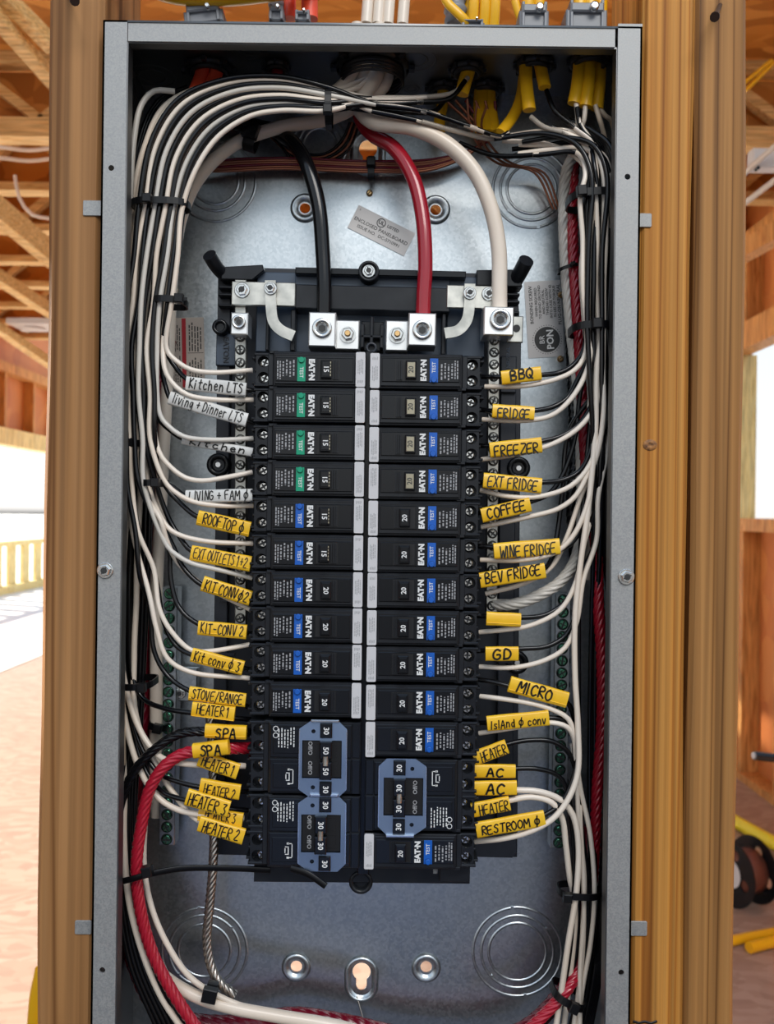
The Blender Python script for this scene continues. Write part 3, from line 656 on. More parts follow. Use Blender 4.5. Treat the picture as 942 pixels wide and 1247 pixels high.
# ground bars
gs = bar_screw_mesh(6.0*S(0.07), green_s, 0.16)
def ground_bar(label, x0, y0, x1, y1, n, skip=()):
    g = top('ground_bar', label, 'ground bar', frame((x0+x1)/2, y1, BD)); gi = g.matrix_world.inverted()
    long_bar('bar', x0, y0, x1, y1, 9.5, 0.074, 0.014, galv, gs, n, g, gi, skip)
    for k in range(n):
        f_ = (k+0.5)/n; pl('wire_slot', rc(x0+(x1-x0)*f_+9.6, y0+(y1-y0)*f_-3, x0+(x1-x0)*f_+10.4, y0+(y1-y0)*f_+3), 0.078, 0.006, blk3, 0, g, gi) if k % 2 else None
    return g
ground_bar('steel ground bar with green screws in the left gutter of the panel', 209, 722, 213, 1036, 21)
ground_bar('steel ground bar with green screws in the right gutter of the panel', 688, 718, 690, 1028, 21)
gp = pl('offset_foot', rc(218, 820, 245, 860), 0.082, 0.008, galv); 
hexscrew('foot_screw', 225, 850, 0.081, 7, parent=ch, inv=CI)
# ------------------------------------------------------------------ circuit breakers
K = S(0.015)
def kb(m_, x0, x1, y0, y1, z0, z1, mt=0, b=0.0): m_.box(x0*K, x1*K, y0*K, y1*K, z0*K, z1*K, mt, b*K); return m_
def breaker_body(h):
    """h = half height in units; terminal cheeks at x 112..137"""
    m_ = MB(); kb(m_, 0.5, 113, -h+0.3, h-0.3, -85, -1.5, 0, 1.2); n = 1 if h < 30 else 2
    kb(m_, 113, 120, -h+1.5, h-1.5, -80, -6, 0, 1.0)
    kb(m_, 119, 133, -h+2, h-2, -80, -21, 0, 0.5)
    for c in ([0] if n == 1 else [-22.4, 22.4]):
        for y in (-20.5, -1.2, 17.5):
            kb(m_, 118, 137.5, c+y, c+y+3.2, -60, -7 if y != -1.2 else -10, 0, 0.8)
        for y in (-17, 14): kb(m_, 130, 141, c+y, c+y+3, -50, -15, 0, 0.8)
    hs = [circ(126*K, (c+y)*K, 7.2*K, 14) for c in ([0] if n == 1 else [-22.4, 22.4]) for y in (9.8, -9.8)]
    cv = plate_holes('cover', [(x*K, y*K) for x, y in ((117, -h+1.5), (135, -h+1.5), (135, h-1.5), (117, h-1.5))], hs, -13*K, -8*K, blk)
    m_.add([v.co[:] for v in cv.vertices], [tuple(p.vertices) for p in cv.polygons])
    # latch notch shapes along the lower edge
    kb(m_, 108, 118, -h-1.0, -h+2.5, -30, -3, 0, 0.5)
    return m_.mesh('body', blk)
body1 = breaker_body(21.6); body2 = breaker_body(44.0)
fm = MB()
kb(fm, 13, 111, -19.0, 19.0, -2.2, 0.8, 0, 1.0)            # raised surround
face_me = fm.mesh('face_frame', blk)
fp = MB(); kb(fp, 15, 109.5, -13.5, 15.5, 0.6, 2.2, 0, 0.8)  # glossy face
facep_me = fp.mesh('face_panel', blk2)
rb_ = MB(); kb(rb_, 13, 111, -17.6, -16.6, 0.8, 1.6, 0); kb(rb_, 13, 111, 17.0, 17.8, 0.8, 1.6, 0)
for x in (60.5,): kb(rb_, x, x+0.7, -13.5, 15.5, 2.2, 2.5)
ridge_me = rb_.mesh('ridge', blk)
lab = MB().prism([(x*K, y*K) for x, y in rrect(6.6, 0, 11.6, 42.5, 1.8)], -6*K, 1.6*K, 0, 0.3*K); lab_me = lab.mesh('side_label', whitep)
labp = fine_lines(7.5*K, 20*K, 4, seed=9, lw=0.5); lab_print = labp.mesh('label_print', print_g)
lb2 = MB(); 
for k in range(5): lb2.box(-3.2*K+k*1.45*K, -2.5*K+k*1.45*K, -2.0*K, 2.0*K*(0.3+0.7*((k*37) % 10)/10), 0, 0.00006)
lab_code = lb2.mesh('label_code', print_g)
def handle_mesh(tone):
    m_ = MB(); kb(m_, -6.5, 6.5, -11.0, 11.0, 0, 5.5, 0, 1.2); kb(m_, -4.8, 4.8, -9, 9, 5.4, 6.2, 1, 0.5)
    return m_.mesh('toggle_handle', [blk2, tone])
handle_dark = handle_mesh(blk2); handle_foil = handle_mesh(gold)
rec_ = MB(); kb(rec_, -13, 13, -12.6, 12.6, 2.0, 2.45, 0); rec_me = rec_.mesh('handle_slot', blk3)
hstep = MB()
for k in range(3): kb(hstep, -12+2.5*k, -10.5+2.5*k, -12, 12, 2.4, 4.0+k*0.8)
hstep_me = hstep.mesh('handle_skirt', blk)
hd_ = MB()
for k in range(5): hd_.box(-6.0*K, -4.9*K, (-9+3.8*k)*K, (-6.6+3.8*k)*K, 6.2*K, 6.35*K)
hdash = hd_.mesh('handle_print', gold)
def tbtn(m): 
    m_ = MB(); kb(m_, -5, 5, -13.6, 15.4, 2.1, 2.6, 0, 0.2); m_.lathe([(3.6*K, 2.5*K), (3.6*K, 4.2*K), (2.9*K, 4.6*K)], 0, -10.5*K, 14); 
    m_.lathe([(3.9*K, 2.5*K), (3.9*K, 2.9*K)], 0, -10.5*K, 14, mat=1); return m_.mesh('test_button', [m, blk3])
tb_b = tbtn(tblue); tb_g = tbtn(tgreen)
sm_ = MB().lathe([(6.0*K, -24*K), (6.0*K, -18*K), (4.2*K, -16.5*K)], n=16); kb(sm_, -5.2, 5.2, -1.3, 1.3, -18, -16.2, 1); kb(sm_, -1.0, 1.0, -3.6, 3.6, -18, -16.3, 1)
bscrew = sm_.mesh('terminal_screw', [steel, steel_dk])
fine_a = fine_lines(17*K, 24*K, 4, seed=21, lw=0.42, word=(0.5, 1.6)).mesh('fine_print', print_g)
fine_b = fine_lines(6*K, 26*K, 2, seed=22, lw=0.5, word=(0.8, 2.0)).mesh('fine_print', print_g)
fine_c = fine_lines(22*K, 26*K, 6, seed=31, lw=0.35, word=(0.5, 1.8)).mesh('fine_print', print_w)
def brand(): return text_mesh('EAT·N', 9.2*K, print_w, 0.06, spacing=1.02)
def loc(x, y, z, rz=0.0): return T((x*K, y*K, z*K)) @ Rz(rz)
def single_breaker(side, row, py, rating, test, foil, label):
    u = -23.4 if side > 0 else -27.8
    px = 471 + (u + (py-623.5)*SR)/CR
    t = top('circuit_breaker', label, 'circuit breaker', frame(px, py, 0.015) @ Rz(0 if side > 0 else PI), group='single-width black breakers in the panel')
    a = lambda n_, me, M_, p=t, **pr: new(n_, me, p, M_, **pr)
    I = Matrix()
    a('body', body1, I); ff = a('face_frame', face_me, I); a('face_panel', facep_me, I); a('ridge', ridge_me, I)
    sl_ = a('side_label', lab_me, I); a('label_print', lab_print, loc(6.6, 4 if row % 2 else -3, 1.65), sl_); a('label_code', lab_code, loc(6.6, -16 if row % 3 else 15, 1.65), sl_)
    a('handle_slot', rec_me, loc(44.5, 0.8, 0)); a('handle_skirt', hstep_me, loc(45, 0.8, 0))
    hx = 50.5 if foil else (45 if rating == '20' else 48); h_ = a('toggle_handle', handle_foil if foil else handle_dark, loc(hx, 0.8, 2))
    a('rating_print', text_mesh(rating, 8.6*K, print_k if foil == 2 else print_w, 0.02), loc(0, 0, 6.3, PI/2), h_)
    if side < 0 and row < 6: a('handle_print', hdash, loc(0, 0, 0), h_)
    a('brand_print', brand(), loc(66, 1.0, 2.3, PI/2))
    tb = a('test_button', tb_g if test == 'g' else tb_b, loc(78.3, 0, 0), label='green test button' if test == 'g' else None)
    a('test_print', text_mesh('TEST', 6.2*K, print_w, 0.01), loc(0, 4.5, 2.7, PI/2), tb)
    a('fine_print', fine_a, loc(94, 1, 2.22)); a('fine_print', fine_b, loc(105.5, 1, 2.22))
    a('terminal_screw', bscrew, loc(125, 9.8, 0, random.uniform(0, 3))); a('terminal_screw', bscrew, loc(125, -9.8, 0, random.uniform(0, 3)))
    return t
RY = [452, 497, 542, 587, 631.5, 676, 719.5, 765, 809.5, 856, 901]
LY = [451, 494.5, 540, 584.5, 629, 674, 719, 763, 807.5, 854]
right_names = ['BBQ', 'FRIDGE', 'FREEZER', 'EXT FRIDGE', 'COFFEE', 'WINE FRIDGE', 'BEV FRIDGE', 'a blank tag', 'GD', 'MICRO', 'ISLAND']
left_names = ['the Kitchen tag', 'the living and dinner tag', 'a half hidden white tag', 'the LIVING and FAM tag', 'the ROOFTOP tag', 'the EXT OUTLETS tag', 'the tilted KIT CONV tag', 'the level KIT CONV tag', 'the small-lettered Kit conv tag', 'the STOVE tag']
for i, y in enumerate(RY):
    single_breaker(1, i, y, '20', 'b', 2 if i < 4 else 0, 'black breaker in the right column beside the wire tagged %s' % right_names[i])
single_breaker(1, 13, 1037.5, '20', 'b', 0, 'black 20 amp breaker lowest in the right column, under the reflection-tinted plate')
for i, y in enumerate(LY):
    r_ = '15' if i < 6 else '20'
    single_breaker(-1, i, y, r_, 'g' if i < 4 else 'b', 1 if i < 6 and False else 0, 'black %s amp breaker in the left column beside %s' % (r_, left_names[i]))
def double_breaker(side, py, nums, label, pushed):
    u = -23.4 if side > 0 else -27.8
    px = 471 + (u + (py-623.5)*SR)/CR
    t = top('tandem_breaker', label, 'circuit breaker', frame(px, py, 0.015) @ Rz(0 if side > 0 else PI))
    a = lambda n_, me, M_, p=t, **pr: new(n_, me, p, M_, **pr)
    a('body', body2, Matrix())
    m_ = MB(); kb(m_, 12, 111, 0.8, 41, -2, 1.0, 0, 1); kb(m_, 12, 111, -41, -0.8, -2, 1.0, 0, 1); kb(m_, 76, 107, 6, 36, 0.9, 1.7, 0, 0.6); kb(m_, 76, 107, -36, -6, 0.9, 1.7, 0, 0.6)
    kb(m_, 1.5, 11, -43, -1, -2, 0.2, 0, 0.6); kb(m_, 1.5, 11, 1, 43, -2, 0.2, 0, 0.6)
    a('face_panel', m_.mesh('face_panel', blk2), Matrix())
    out = [(17.5, -37), (27, -46), (62, -46), (75, -37), (75, 37), (62, 46), (27, 46), (17.5, 37)]
    cut = [(23.5, -23), (71.5, -23), (71.5, 23), (23.5, 23)]
    me = plate_holes('interlock_plate', [(x*K, y*K) for x, y in out], [[(x*K, y*K) for x, y in cut], circ(58*K, 34*K, 2.6*K, 14), circ(58*K, -34*K, 2.6*K, 14)], 2.6*K, 4.0*K, plate_reflection)
    ip = a('interlock_plate', me, Matrix(), label='metal interlock plate tinted with a blue reflection, with a square window')
    m_ = MB(); kb(m_, 27, 61, -48.5, -45.5, 1.5, 7, 0, 0.5); kb(m_, 36, 50, 41, 44.5, 3, 6, 0, 0.5)
    a('plate_lip', m_.mesh('plate_lip', steel), Matrix(), ip)
    m_ = MB(); kb(m_, 74.4, 75.4, -36, 36, 3.8, 5.0, 0); kb(m_, 17.1, 18.1, -36, 36, 3.8, 5.0, 0); a('plate_edge', m_.mesh('plate_edge', steel), Matrix(), ip)
    m_ = MB(); kb(m_, 24, 71, -22.5, 22.5, 1.0, 2.0, 0, 0.5); kb(m_, 30, 56, -18, -3, 2, 3, 0); kb(m_, 30, 56, 3, 18, 2, 3, 0); a('handle_slot', m_.mesh('handle_slot', blk3), Matrix())
    ys = (35.5, 12.5, -12.5, -35.5)
    for k, y in enumerate(ys):
        outer = k in (0, 3)
        m_ = MB(); kb(m_, -7.3, 7.3, -9 if outer else -10.5, 9 if outer else 10.5, 0, 5 if outer else 9, 0, 1.2)
        h_ = a('toggle_handle', m_.mesh('toggle_handle', blk2), loc(42.5+(pushed if not outer else 0), y, 2.5))
        a('rating_print', text_mesh(nums[k], 9.2*K, print_w, 0.02), loc(0, 0, 5.1 if outer else 9.1, PI/2), h_)
    m_ = MB().tube([(42.5*K+pushed*K, -5.5*K, 10*K), (42.5*K+pushed*K, 5.5*K, 10*K)], 3.4*K, 12); a('handle_tie_pin', m_.mesh('handle_tie_pin', zinc), Matrix())
    # fine print and wiring symbol beside the plate
    a('fine_print', fine_c, loc(91, -25, 1.75))
    m_ = MB().lathe([(3.4*K, 0), (3.4*K, .1*K), (2.5*K, .1*K), (2.5*K, 0)], n=18, cap0=False, cap1=False)
    rm = m_.mesh('listing_mark', print_w); a('listing_mark', rm, loc(104, -28, 1.75)); a('listing_mark', rm, loc(104, -36, 1.75))
    m_ = MB()
    for (x0, x1, y0, y1) in ((82, 83, 13, 31), (82, 88, 13, 14), (82, 88, 30, 31), (86.5, 87.6, 17, 27), (90.5, 91.5, 19, 25), (87, 91, 17, 18), (87, 91, 26, 27), (86, 89, 12.3, 14.5), (86, 89, 29.5, 31.7)): kb(m_, x0, x1, y0, y1, 1.7, 1.85)
    a('wiring_symbol', m_.mesh('wiring_symbol', print_w), Matrix())
    a('switch_print', text_mesh('Off/O', 7*K, print_g, 0.02), loc(62, 11, 2.1, PI/2)); a('switch_print', text_mesh('Off/O', 7*K, print_g, 0.02), loc(62, -13, 2.1, PI/2))
    for y in (33, 11, -11, -33): a('terminal_screw', bscrew, loc(121, y, 3, random.uniform(0, 3)))
    return t
double_breaker(1, 969, ['30', '30', '30', '30'], 'four-handle black breaker with reflection-tinted plate in the right column, all handles marked 30', 0)
double_breaker(-1, 925, ['30', '50', '50', '30'], 'four-handle black breaker with reflection-tinted plate in the left column, marked 30 50 50 30', 0)
double_breaker(-1, 1015, ['30', '30', '30', '30'], 'four-handle black breaker with reflection-tinted plate at the bottom of the left column, marked 30', 5)
# ------------------------------------------------------------------ marker handwriting (single strokes on a 4 x 6 grid)
G = {
'A': [[(0, 0), (2, 6), (4, 0)], [(0.8, 2.2), (3.4, 2.4)]], 'B': [[(0.3, 0), (0.5, 6), (3, 5.6), (3.2, 4), (0.6, 3.2), (3.6, 2.4), (3.4, 0.5), (0.2, 0)]],
'C': [[(3.8, 5), (2.4, 6), (0.6, 4.6), (0.3, 1.8), (1.8, 0), (3.8, 0.8)]], 'D': [[(0.4, 0), (0.5, 6), (2.8, 5.2), (3.8, 3), (2.8, 0.6), (0.3, 0)]],
'E': [[(3.8, 6), (0.5, 5.8), (0.4, 0), (3.8, 0.2)], [(0.4, 3), (3, 3.2)]], 'F': [[(3.8, 6), (0.6, 5.7), (0.4, 0)], [(0.4, 3), (3, 3.2)]],
'G': [[(3.8, 5.2), (2.2, 6), (0.4, 4), (0.5, 1.2), (2.2, 0), (3.8, 1.2), (3.8, 2.8), (2.2, 2.8)]], 'H': [[(0.4, 0), (0.5, 6)], [(3.6, 0), (3.8, 6)], [(0.4, 3), (3.7, 3.2)]],
'I': [[(2, 0), (2.1, 6)]], 'K': [[(0.5, 0), (0.6, 6)], [(3.6, 6), (0.8, 2.8), (3.8, 0)]], 'L': [[(0.6, 6), (0.4, 0), (3.6, 0.2)]],
'M': [[(0, 0), (0.6, 6), (2, 2.4), (3.6, 6), (4, 0)]], 'N': [[(0.3, 0), (0.4, 6), (3.5, 0), (3.8, 6)]], 'O': [[(2, 6), (0.4, 4.6), (0.3, 1.4), (2, 0), (3.8, 1.4), (3.7, 4.6), (2, 6)]],
'P': [[(0.4, 0), (0.6, 6), (3.2, 5.6), (3.4, 3.6), (0.6, 2.8)]], 'Q': [[(2, 6), (0.4, 4.6), (0.3, 1.4), (2, 0), (3.8, 1.4), (3.7, 4.6), (2, 6)], [(2.2, 1.8), (4.2, -0.6)]],
'R': [[(0.4, 0), (0.6, 6), (3.2, 5.6), (3.4, 3.8), (0.6, 3), (3.8, 0)]], 'S': [[(3.7, 5.2), (2.2, 6), (0.6, 4.6), (3.2, 2.6), (3.2, 0.8), (1.6, 0), (0.2, 0.9)]],
'T': [[(0, 5.9), (4, 6.1)], [(2, 6), (1.9, 0)]], 'U': [[(0.3, 6), (0.4, 1.2), (2, 0), (3.6, 1.2), (3.8, 6)]], 'V': [[(0.2, 6), (1.9, 0), (3.9, 6)]], 'W': [[(0, 6), (1, 0), (2.1, 4), (3.1, 0), (4.2, 6)]],
'X': [[(0.2, 0), (3.8, 6)], [(0.3, 6), (3.8, 0)]], 'Z': [[(0.3, 6), (3.8, 5.8), (0.2, 0.1), (3.9, 0.2)]], '1': [[(1, 4.8), (2.1, 6), (2.0, 0)]], '2': [[(0.5, 4.8), (2, 6), (3.5, 4.6), (0.3, 0.2), (3.8, 0.2)]],
'3': [[(0.5, 5.6), (3.4, 5.6), (1.6, 3.4), (3.5, 2), (2, 0), (0.3, 0.6)]], '+': [[(0.4, 3), (3.6, 3.1)], [(2, 1.2), (2.1, 4.8)]], '/': [[(0.4, -0.6), (3.4, 6.4)]], '-': [[(0.8, 3), (3.4, 3.1)]],
'@': [[(2, 4.8), (0.5, 3.8), (0.5, 1.6), (2, 0.6), (3.6, 1.8), (3.5, 3.9), (2, 4.8)], [(2.6, 6.6), (1.4, -1)]], ' ': [],
'k': [[(0.5, 0), (0.6, 6)], [(3.2, 4), (0.8, 2), (3.4, 0)]], 'i': [[(1.8, 0), (2, 3.6)], [(2.1, 5), (2.2, 5.4)]], 't': [[(2.2, 6), (1.9, 0.6), (3, 0.2)], [(0.6, 4), (3.6, 4.2)]],
'c': [[(3.4, 3.4), (1.8, 4), (0.6, 2), (1.8, 0), (3.5, 0.7)]], 'h': [[(0.5, 0), (0.6, 6)], [(0.6, 2.6), (2.4, 4), (3.3, 2.6), (3.4, 0)]], 'e': [[(0.6, 2.2), (3.3, 2.4), (2.2, 4), (0.6, 2.6), (1.6, 0), (3.5, 0.6)]],
'n': [[(0.5, 0), (0.6, 4)], [(0.6, 2.4), (2.2, 4), (3.3, 2.8), (3.4, 0)]], 'l': [[(1.9, 0), (2.1, 6)]], 'v': [[(0.4, 4), (1.8, 0), (3.5, 4)]], 'g': [[(3.3, 3.6), (1.6, 4), (0.6, 2), (2, 0.4), (3.3, 3.4), (3, -1.6), (1, -1.4)]],
'r': [[(0.8, 0), (0.8, 4)], [(0.8, 2.4), (2.2, 3.9), (3.2, 3.4)]], 'a': [[(3.2, 3.5), (1.6, 4), (0.6, 1.6), (1.8, 0), (3.1, 2), (3.2, 3.8), (3.4, 0)]], 'd': [[(3.2, 3), (1.6, 3.8), (0.6, 1.6), (1.8, 0), (3.2, 1.6), (3.3, 6), (3.4, 0)]],
'm': [[(0.2, 0), (0.4, 4), (1.8, 3.6), (1.9, 0.4)], [(1.9, 3), (3.4, 3.8), (3.8, 0)]], 'o': [[(2, 4), (0.5, 3), (0.6, 0.9), (2, 0), (3.5, 1), (3.4, 3.1), (2, 4)]], 's': [[(3.2, 3.6), (1.2, 3.6), (1.2, 2.3), (3, 1.6), (2.8, 0.2), (0.6, 0.3)]],
}
def writing(txt, wid, hgt, seed, lw):
    rr = random.Random(seed); m_ = MB(); WD = {'I': 0.55, 'i': 0.6, 'l': 0.55, 'W': 1.3, 'M': 1.25, 'm': 1.25, '1': 0.7, ' ': 0.55, '@': 1.15}
    n = sum(WD.get(q, 1.0) for q in txt); c0 = wid/max(1, n); x = -wid/2; lw = min(lw*1.1, c0*0.23)
    for chh in txt:
        cw = c0*WD.get(chh, 1.0); off = cw*0.1 - (c0*0.22 if chh in 'Iil1' else 0)
        if chh in 'Iil1': cw_ = c0
        else: cw_ = cw
        sc = cw_*0.76/4; sy = hgt/6
        jx, jy, sl_ = rr.uniform(-0.06, 0.06)*cw, rr.uniform(-0.06, 0.06)*hgt, rr.uniform(0.0, 0.14)
        for st in G.get(chh, []):
            pts = [(x+off+jx+(px_+py_*sl_)*sc, -hgt/2+jy+py_*sy+rr.uniform(-.02, .02)*hgt) for px_, py_ in st]
            pp = [Vector((a, b, 0)) for a, b in pts]
            if len(pp) > 2: pp = smooth_path(pp, hgt*0.12)
            L_ = []; R_ = []
            for i, p in enumerate(pp):
                t = (pp[min(i+1, len(pp)-1)]-pp[max(i-1, 0)]); t = t.normalized() if t.length > 0 else Vector((1, 0, 0)); nn = Vector((-t.y, t.x, 0))*lw/2
                if i == 0: p = p - t*lw*0.4
                if i == len(pp)-1: p = p + t*lw*0.4
                L_.append(p+nn); R_.append(p-nn)
            k = len(pp); m_.add(L_+R_, [(i, i+k, i+1+k, i+1) for i in range(k-1)])
        x += cw
    return m_
# ------------------------------------------------------------------ wires
R1 = 0.0018
SMAT = {'y': sl_y, 'w': sl_w}
def wire_thing(label, paths, m, r=R1, name='circuit_wire', cat='wire', group=None, n=8, strands=0, pitch=0.03, step=0.005, raw=False):
    """paths: list of pixel/depth(mm) polylines"""
    pts = paths if raw else [P(x, y, d*mm) for x, y, d in paths]
    sp_ = smooth_path(pts, step)
    mb = MB().tube(sp_, r, n, strands=strands, pitch=pitch)
    o = top(name, label, cat, data=mb.mesh(name, m), group=group)
    return o
def sleeve(parent, x0, y0, x1, y1, h, txt, kind='y', d=24, seed=0, ts=0.86, th_=0.68, roll=0.0, yoff=0.0, thick=0.0042, frac=None, tx=0.0, seam=0.26):
    """flattened heat-shrink tag between two pixel points"""
    a = P(x0, y0, d*mm); b = P(x1, y1, d*mm); c = (a+b)/2; ang = math.atan2((b-a).z, (b-a).x)
    L_ = (b-a).length; H = h*S(d*mm)
    Mx = T(c) @ frame(471, 623.5, 0).to_3x3().to_4x4() @ Rz(ang) @ Matrix.Rotation(roll, 4, 'X')
    n = 7; cs = []
    prof = [(-0.5, 0.0), (-0.47, 0.30), (-0.36, 0.44), (0, 0.5), (0.36, 0.44), (0.47, 0.30), (0.5, 0), (0.46, -0.35), (0, -0.5), (-0.46, -0.35)]
    vs = []; fs = []; q = len(prof); N_ = 9
    rr = random.Random(seed+5)
    for i in range(N_):
        f_ = i/(N_-1); wz = 1+0.05*math.sin(f_*7+seed)
        for (yy, zz) in prof: vs.append(((f_-0.5)*L_, yy*H*(1+0.02*math.sin(f_*9+seed*2)), zz*thick*wz))
    for i in range(N_-1):
        for k in range(q): j = (k+1) % q; fs.append((i*q+k, (i+1)*q+k, (i+1)*q+j, i*q+j))
    m_ = MB().add(vs, fs, 0, True)
    m_.add([vs[k] for k in range(q)], [tuple(range(q))]); m_.add([vs[(N_-1)*q+k] for k in range(q)], [tuple(range(q))[::-1]])
    # pressed seam along the sleeve
    if seam: m_.tube([(-L_*0.49, H*seam*-1, thick*0.47), (L_*0.49, H*seam*-1, thick*0.47)], 0.00035, 5, flat=(1, 1))
    name = 'label_sleeve'
    s_ = part(name, m_, SMAT[kind], parent, Mx, label=('%s sleeve %s' % ({'y': 'yellow', 'w': 'white'}[kind], 'reading ' + txt.replace('@', '(circle)') if txt else 'left blank')))
    if txt:
        wr_ = writing(txt, L_*ts, H*th_, seed, max(0.0009, H*0.12))
        part('handwriting', wr_, ink, s_, T((tx*L_, yoff*H, thick*0.53+0.00012)))
    return s_
def interp(tab, y):
    if y <= tab[0][0]: return tab[0][1]
    for (a, b), (c, d) in zip(tab, tab[1:]):
        if y <= c: return b+(d-b)*(y-a)/(c-a)
    return tab[-1][1]
XR = [(240, 217), (370, 203), (470, 197), (600, 195), (700, 199), (800, 204)]
def lx(c, y):
    g = max(0.0, (y-445)/44.8); return interp(XR, y) - 6.1*(c-0.72*g)
def lerp(a, b, t): return a+(b-a)*t
def left_run(c, dep, tgt, exit_pts):
    """from a cable end above right, over the arc and down the left bundle, then out to the breaker"""
    t = c/9.0; pts = list(tgt)
    pts += [(386, lerp(137, 108, t), dep)]
    pts += [(lerp(330, 325, t), lerp(138, 96, t), dep), (lerp(292, 258, t), lerp(146, 102, t), dep), (lerp(254, 203, t), lerp(172, 128, t), dep), (lerp(228, 172, t), lerp(212, 180, t), dep)]
    y = 262
    x0, y0, d0 = exit_pts[0]
    while y < y0-34:
        pts.append((lx(c, y)+random.uniform(-2.4, 2.4), y, dep+random.uniform(-1.5, 1.5))); y += 56
    return pts + exit_pts
TG = [[(556, 92, 46), (541, 110, 42), (500, 118, 36), (440, 121, 33)], [(553, 96, 44), (535, 118, 40), (495, 124, 34), (445, 126, 32)],
      [(607, 158, 40), (598, 163, 38), (560, 152, 34), (500, 134, 32), (445, 128, 31)], [(604, 160, 44), (590, 166, 42), (545, 158, 38), (495, 146, 36), (440, 136, 34)],
      [(440, 92, 50), (425, 106, 44), (410, 112, 38)], [(528, 122, 75), (515, 135, 60), (480, 136, 44), (440, 132, 38)]]
LW = [ # exit points for the white wires (row 1..10)
 [(198, 432, 26), (210, 446, 26), (228, 456, 26), (255, 459, 28), (303, 455, 34)],
 [(196, 455, 25), (206, 473, 25), (225, 487, 25), (260, 492, 27), (305, 491, 34)],
 [(192, 512, 25), (203, 526, 25), (222, 538, 25), (260, 541, 27), (306, 538, 34)],
 [(192, 557, 26), (206, 575, 26), (225, 588, 26), (246, 591, 27), (280, 585, 30), (306, 579, 34)],
 [(199, 592, 24), (213, 606, 24), (235, 617, 25), (270, 621, 28), (308, 620, 34)],
 [(204, 648, 26), (220, 658, 26), (255, 665, 28), (309, 666, 34)],
 [(205, 672, 25), (216, 682, 25), (235, 692, 26), (268, 699, 28), (309, 708, 34)],
 [(196, 640, 22), (203, 662, 26), (217, 690, 33), (245, 715, 37), (309, 747, 37)],
 [(189, 700, 28), (197, 748, 28), (212, 775, 28), (238, 798, 29), (262, 798, 30), (308, 789, 34)],
 [(184, 730, 24), (194, 772, 24), (208, 808, 25), (236, 824, 27), (309, 830, 34)]]
LB = [
 [(199, 436, 34), (208, 452, 34), (224, 468, 32), (260, 476, 30), (307, 480, 36)],
 [(193, 455, 33), (198, 478, 33), (206, 494, 30), (250, 504, 28), (308, 520, 36)],
 [(190, 515, 34), (204, 530, 34), (222, 541, 32), (262, 548, 31), (308, 562, 36)],
 [(196, 590, 33), (211, 600, 32), (226, 610, 30), (262, 609, 29), (310, 606, 36)],
 [(200, 598, 33), (216, 616, 32), (242, 636, 28), (275, 643, 28), (311, 650, 36)],
 [(202, 630, 33), (216, 655, 32), (236, 678, 28), (275, 686, 28), (311, 692, 36)],
 [(212, 672, 32), (224, 696, 31), (248, 718, 28), (280, 726, 28), (311, 736, 36)],
 [(206, 670, 33), (210, 712, 33), (221, 746, 31), (246, 766, 28), (280, 772, 28), (311, 776, 36)],
 [(192, 712, 34), (203, 765, 34), (218, 792, 32), (240, 804, 28), (275, 812, 28), (311, 820, 36)],
 [(185, 745, 34), (192, 800, 34), (208, 828, 32), (236, 847, 28), (275, 853, 28), (311, 866, 36)]]
LSL = [
 (223, 473, 296, 479, 17, 'Kitchen LTS', 'w'), (203, 491, 298, 516, 17, 'living + Dinner LTS', 'w'), (220, 542, 306, 555, 11, 'Kitchen', 'w'),
 (226, 611, 307, 607, 16, 'LIVING + FAM @', 'w'), (241, 636, 305, 649, 19, 'ROOFTOP @', 'y'), (234, 679, 307, 691, 19, 'EXT OUTLETS 1+2', 'y'),
 (249, 716, 308, 733, 19, 'KIT CONV@2', 'y'), (245, 770, 304, 774, 18, 'KIT-CONV 2', 'y'), (238, 803, 301, 818, 18, 'Kit conv @ 3', 'y'), (236, 850, 305, 857, 17, 'STOVE/RANGE', 'y')]
lname = ['Kitchen LTS', 'living + Dinner LTS', 'a tag hidden by the white wire above it', 'LIVING + FAM', 'ROOFTOP', 'EXT OUTLETS 1+2', 'KIT CONV, tilted', 'KIT-CONV 2', 'Kit conv 3', 'STOVE/RANGE']
ordl = ['uppermost', 'second', 'third', 'fourth', 'fifth', 'sixth', 'seventh', 'eighth', 'ninth', 'tenth']
for i in range(10):
    c = i*0.98
    wt = [w_white, w_white, w_grey, w_white][i % 4] if i != 8 else w_white
    wire_thing('%s white wire from the top reaching the left column of breakers' % ordl[i], left_run(c, (23 if i % 2 == 0 else 33)+(i % 3), TG[[0, 2, 1, 2, 0, 4, 2, 1, 3, 0][i]], LW[i]), wt, group='white wires to the left column of breakers')
    o = wire_thing('black wire entering the left column with the sleeve marked %s' % lname[i] if i != 2 else 'black wire entering the left column inside a thin half-hidden white sleeve', left_run(c+0.1, (33 if i % 2 == 0 else 23)+(i % 3), TG[[2, 1, 3, 0, 2, 5, 3, 0, 1, 2][i]], LB[i]), w_black, group='black wires to the left column of breakers')
    x0, y0, x1, y1, h, txt, k = LSL[i]
    sleeve(o, x0, y0, x1, y1, h, txt if i != 2 else 'Kitchen', k, d=27 if i != 2 else 31, seed=i+1, roll=0.05*(-1)**i, seam=0 if k == 'w' else 0.3, ts=0.9 if len(txt) > 9 else 0.8, yoff=0.03)
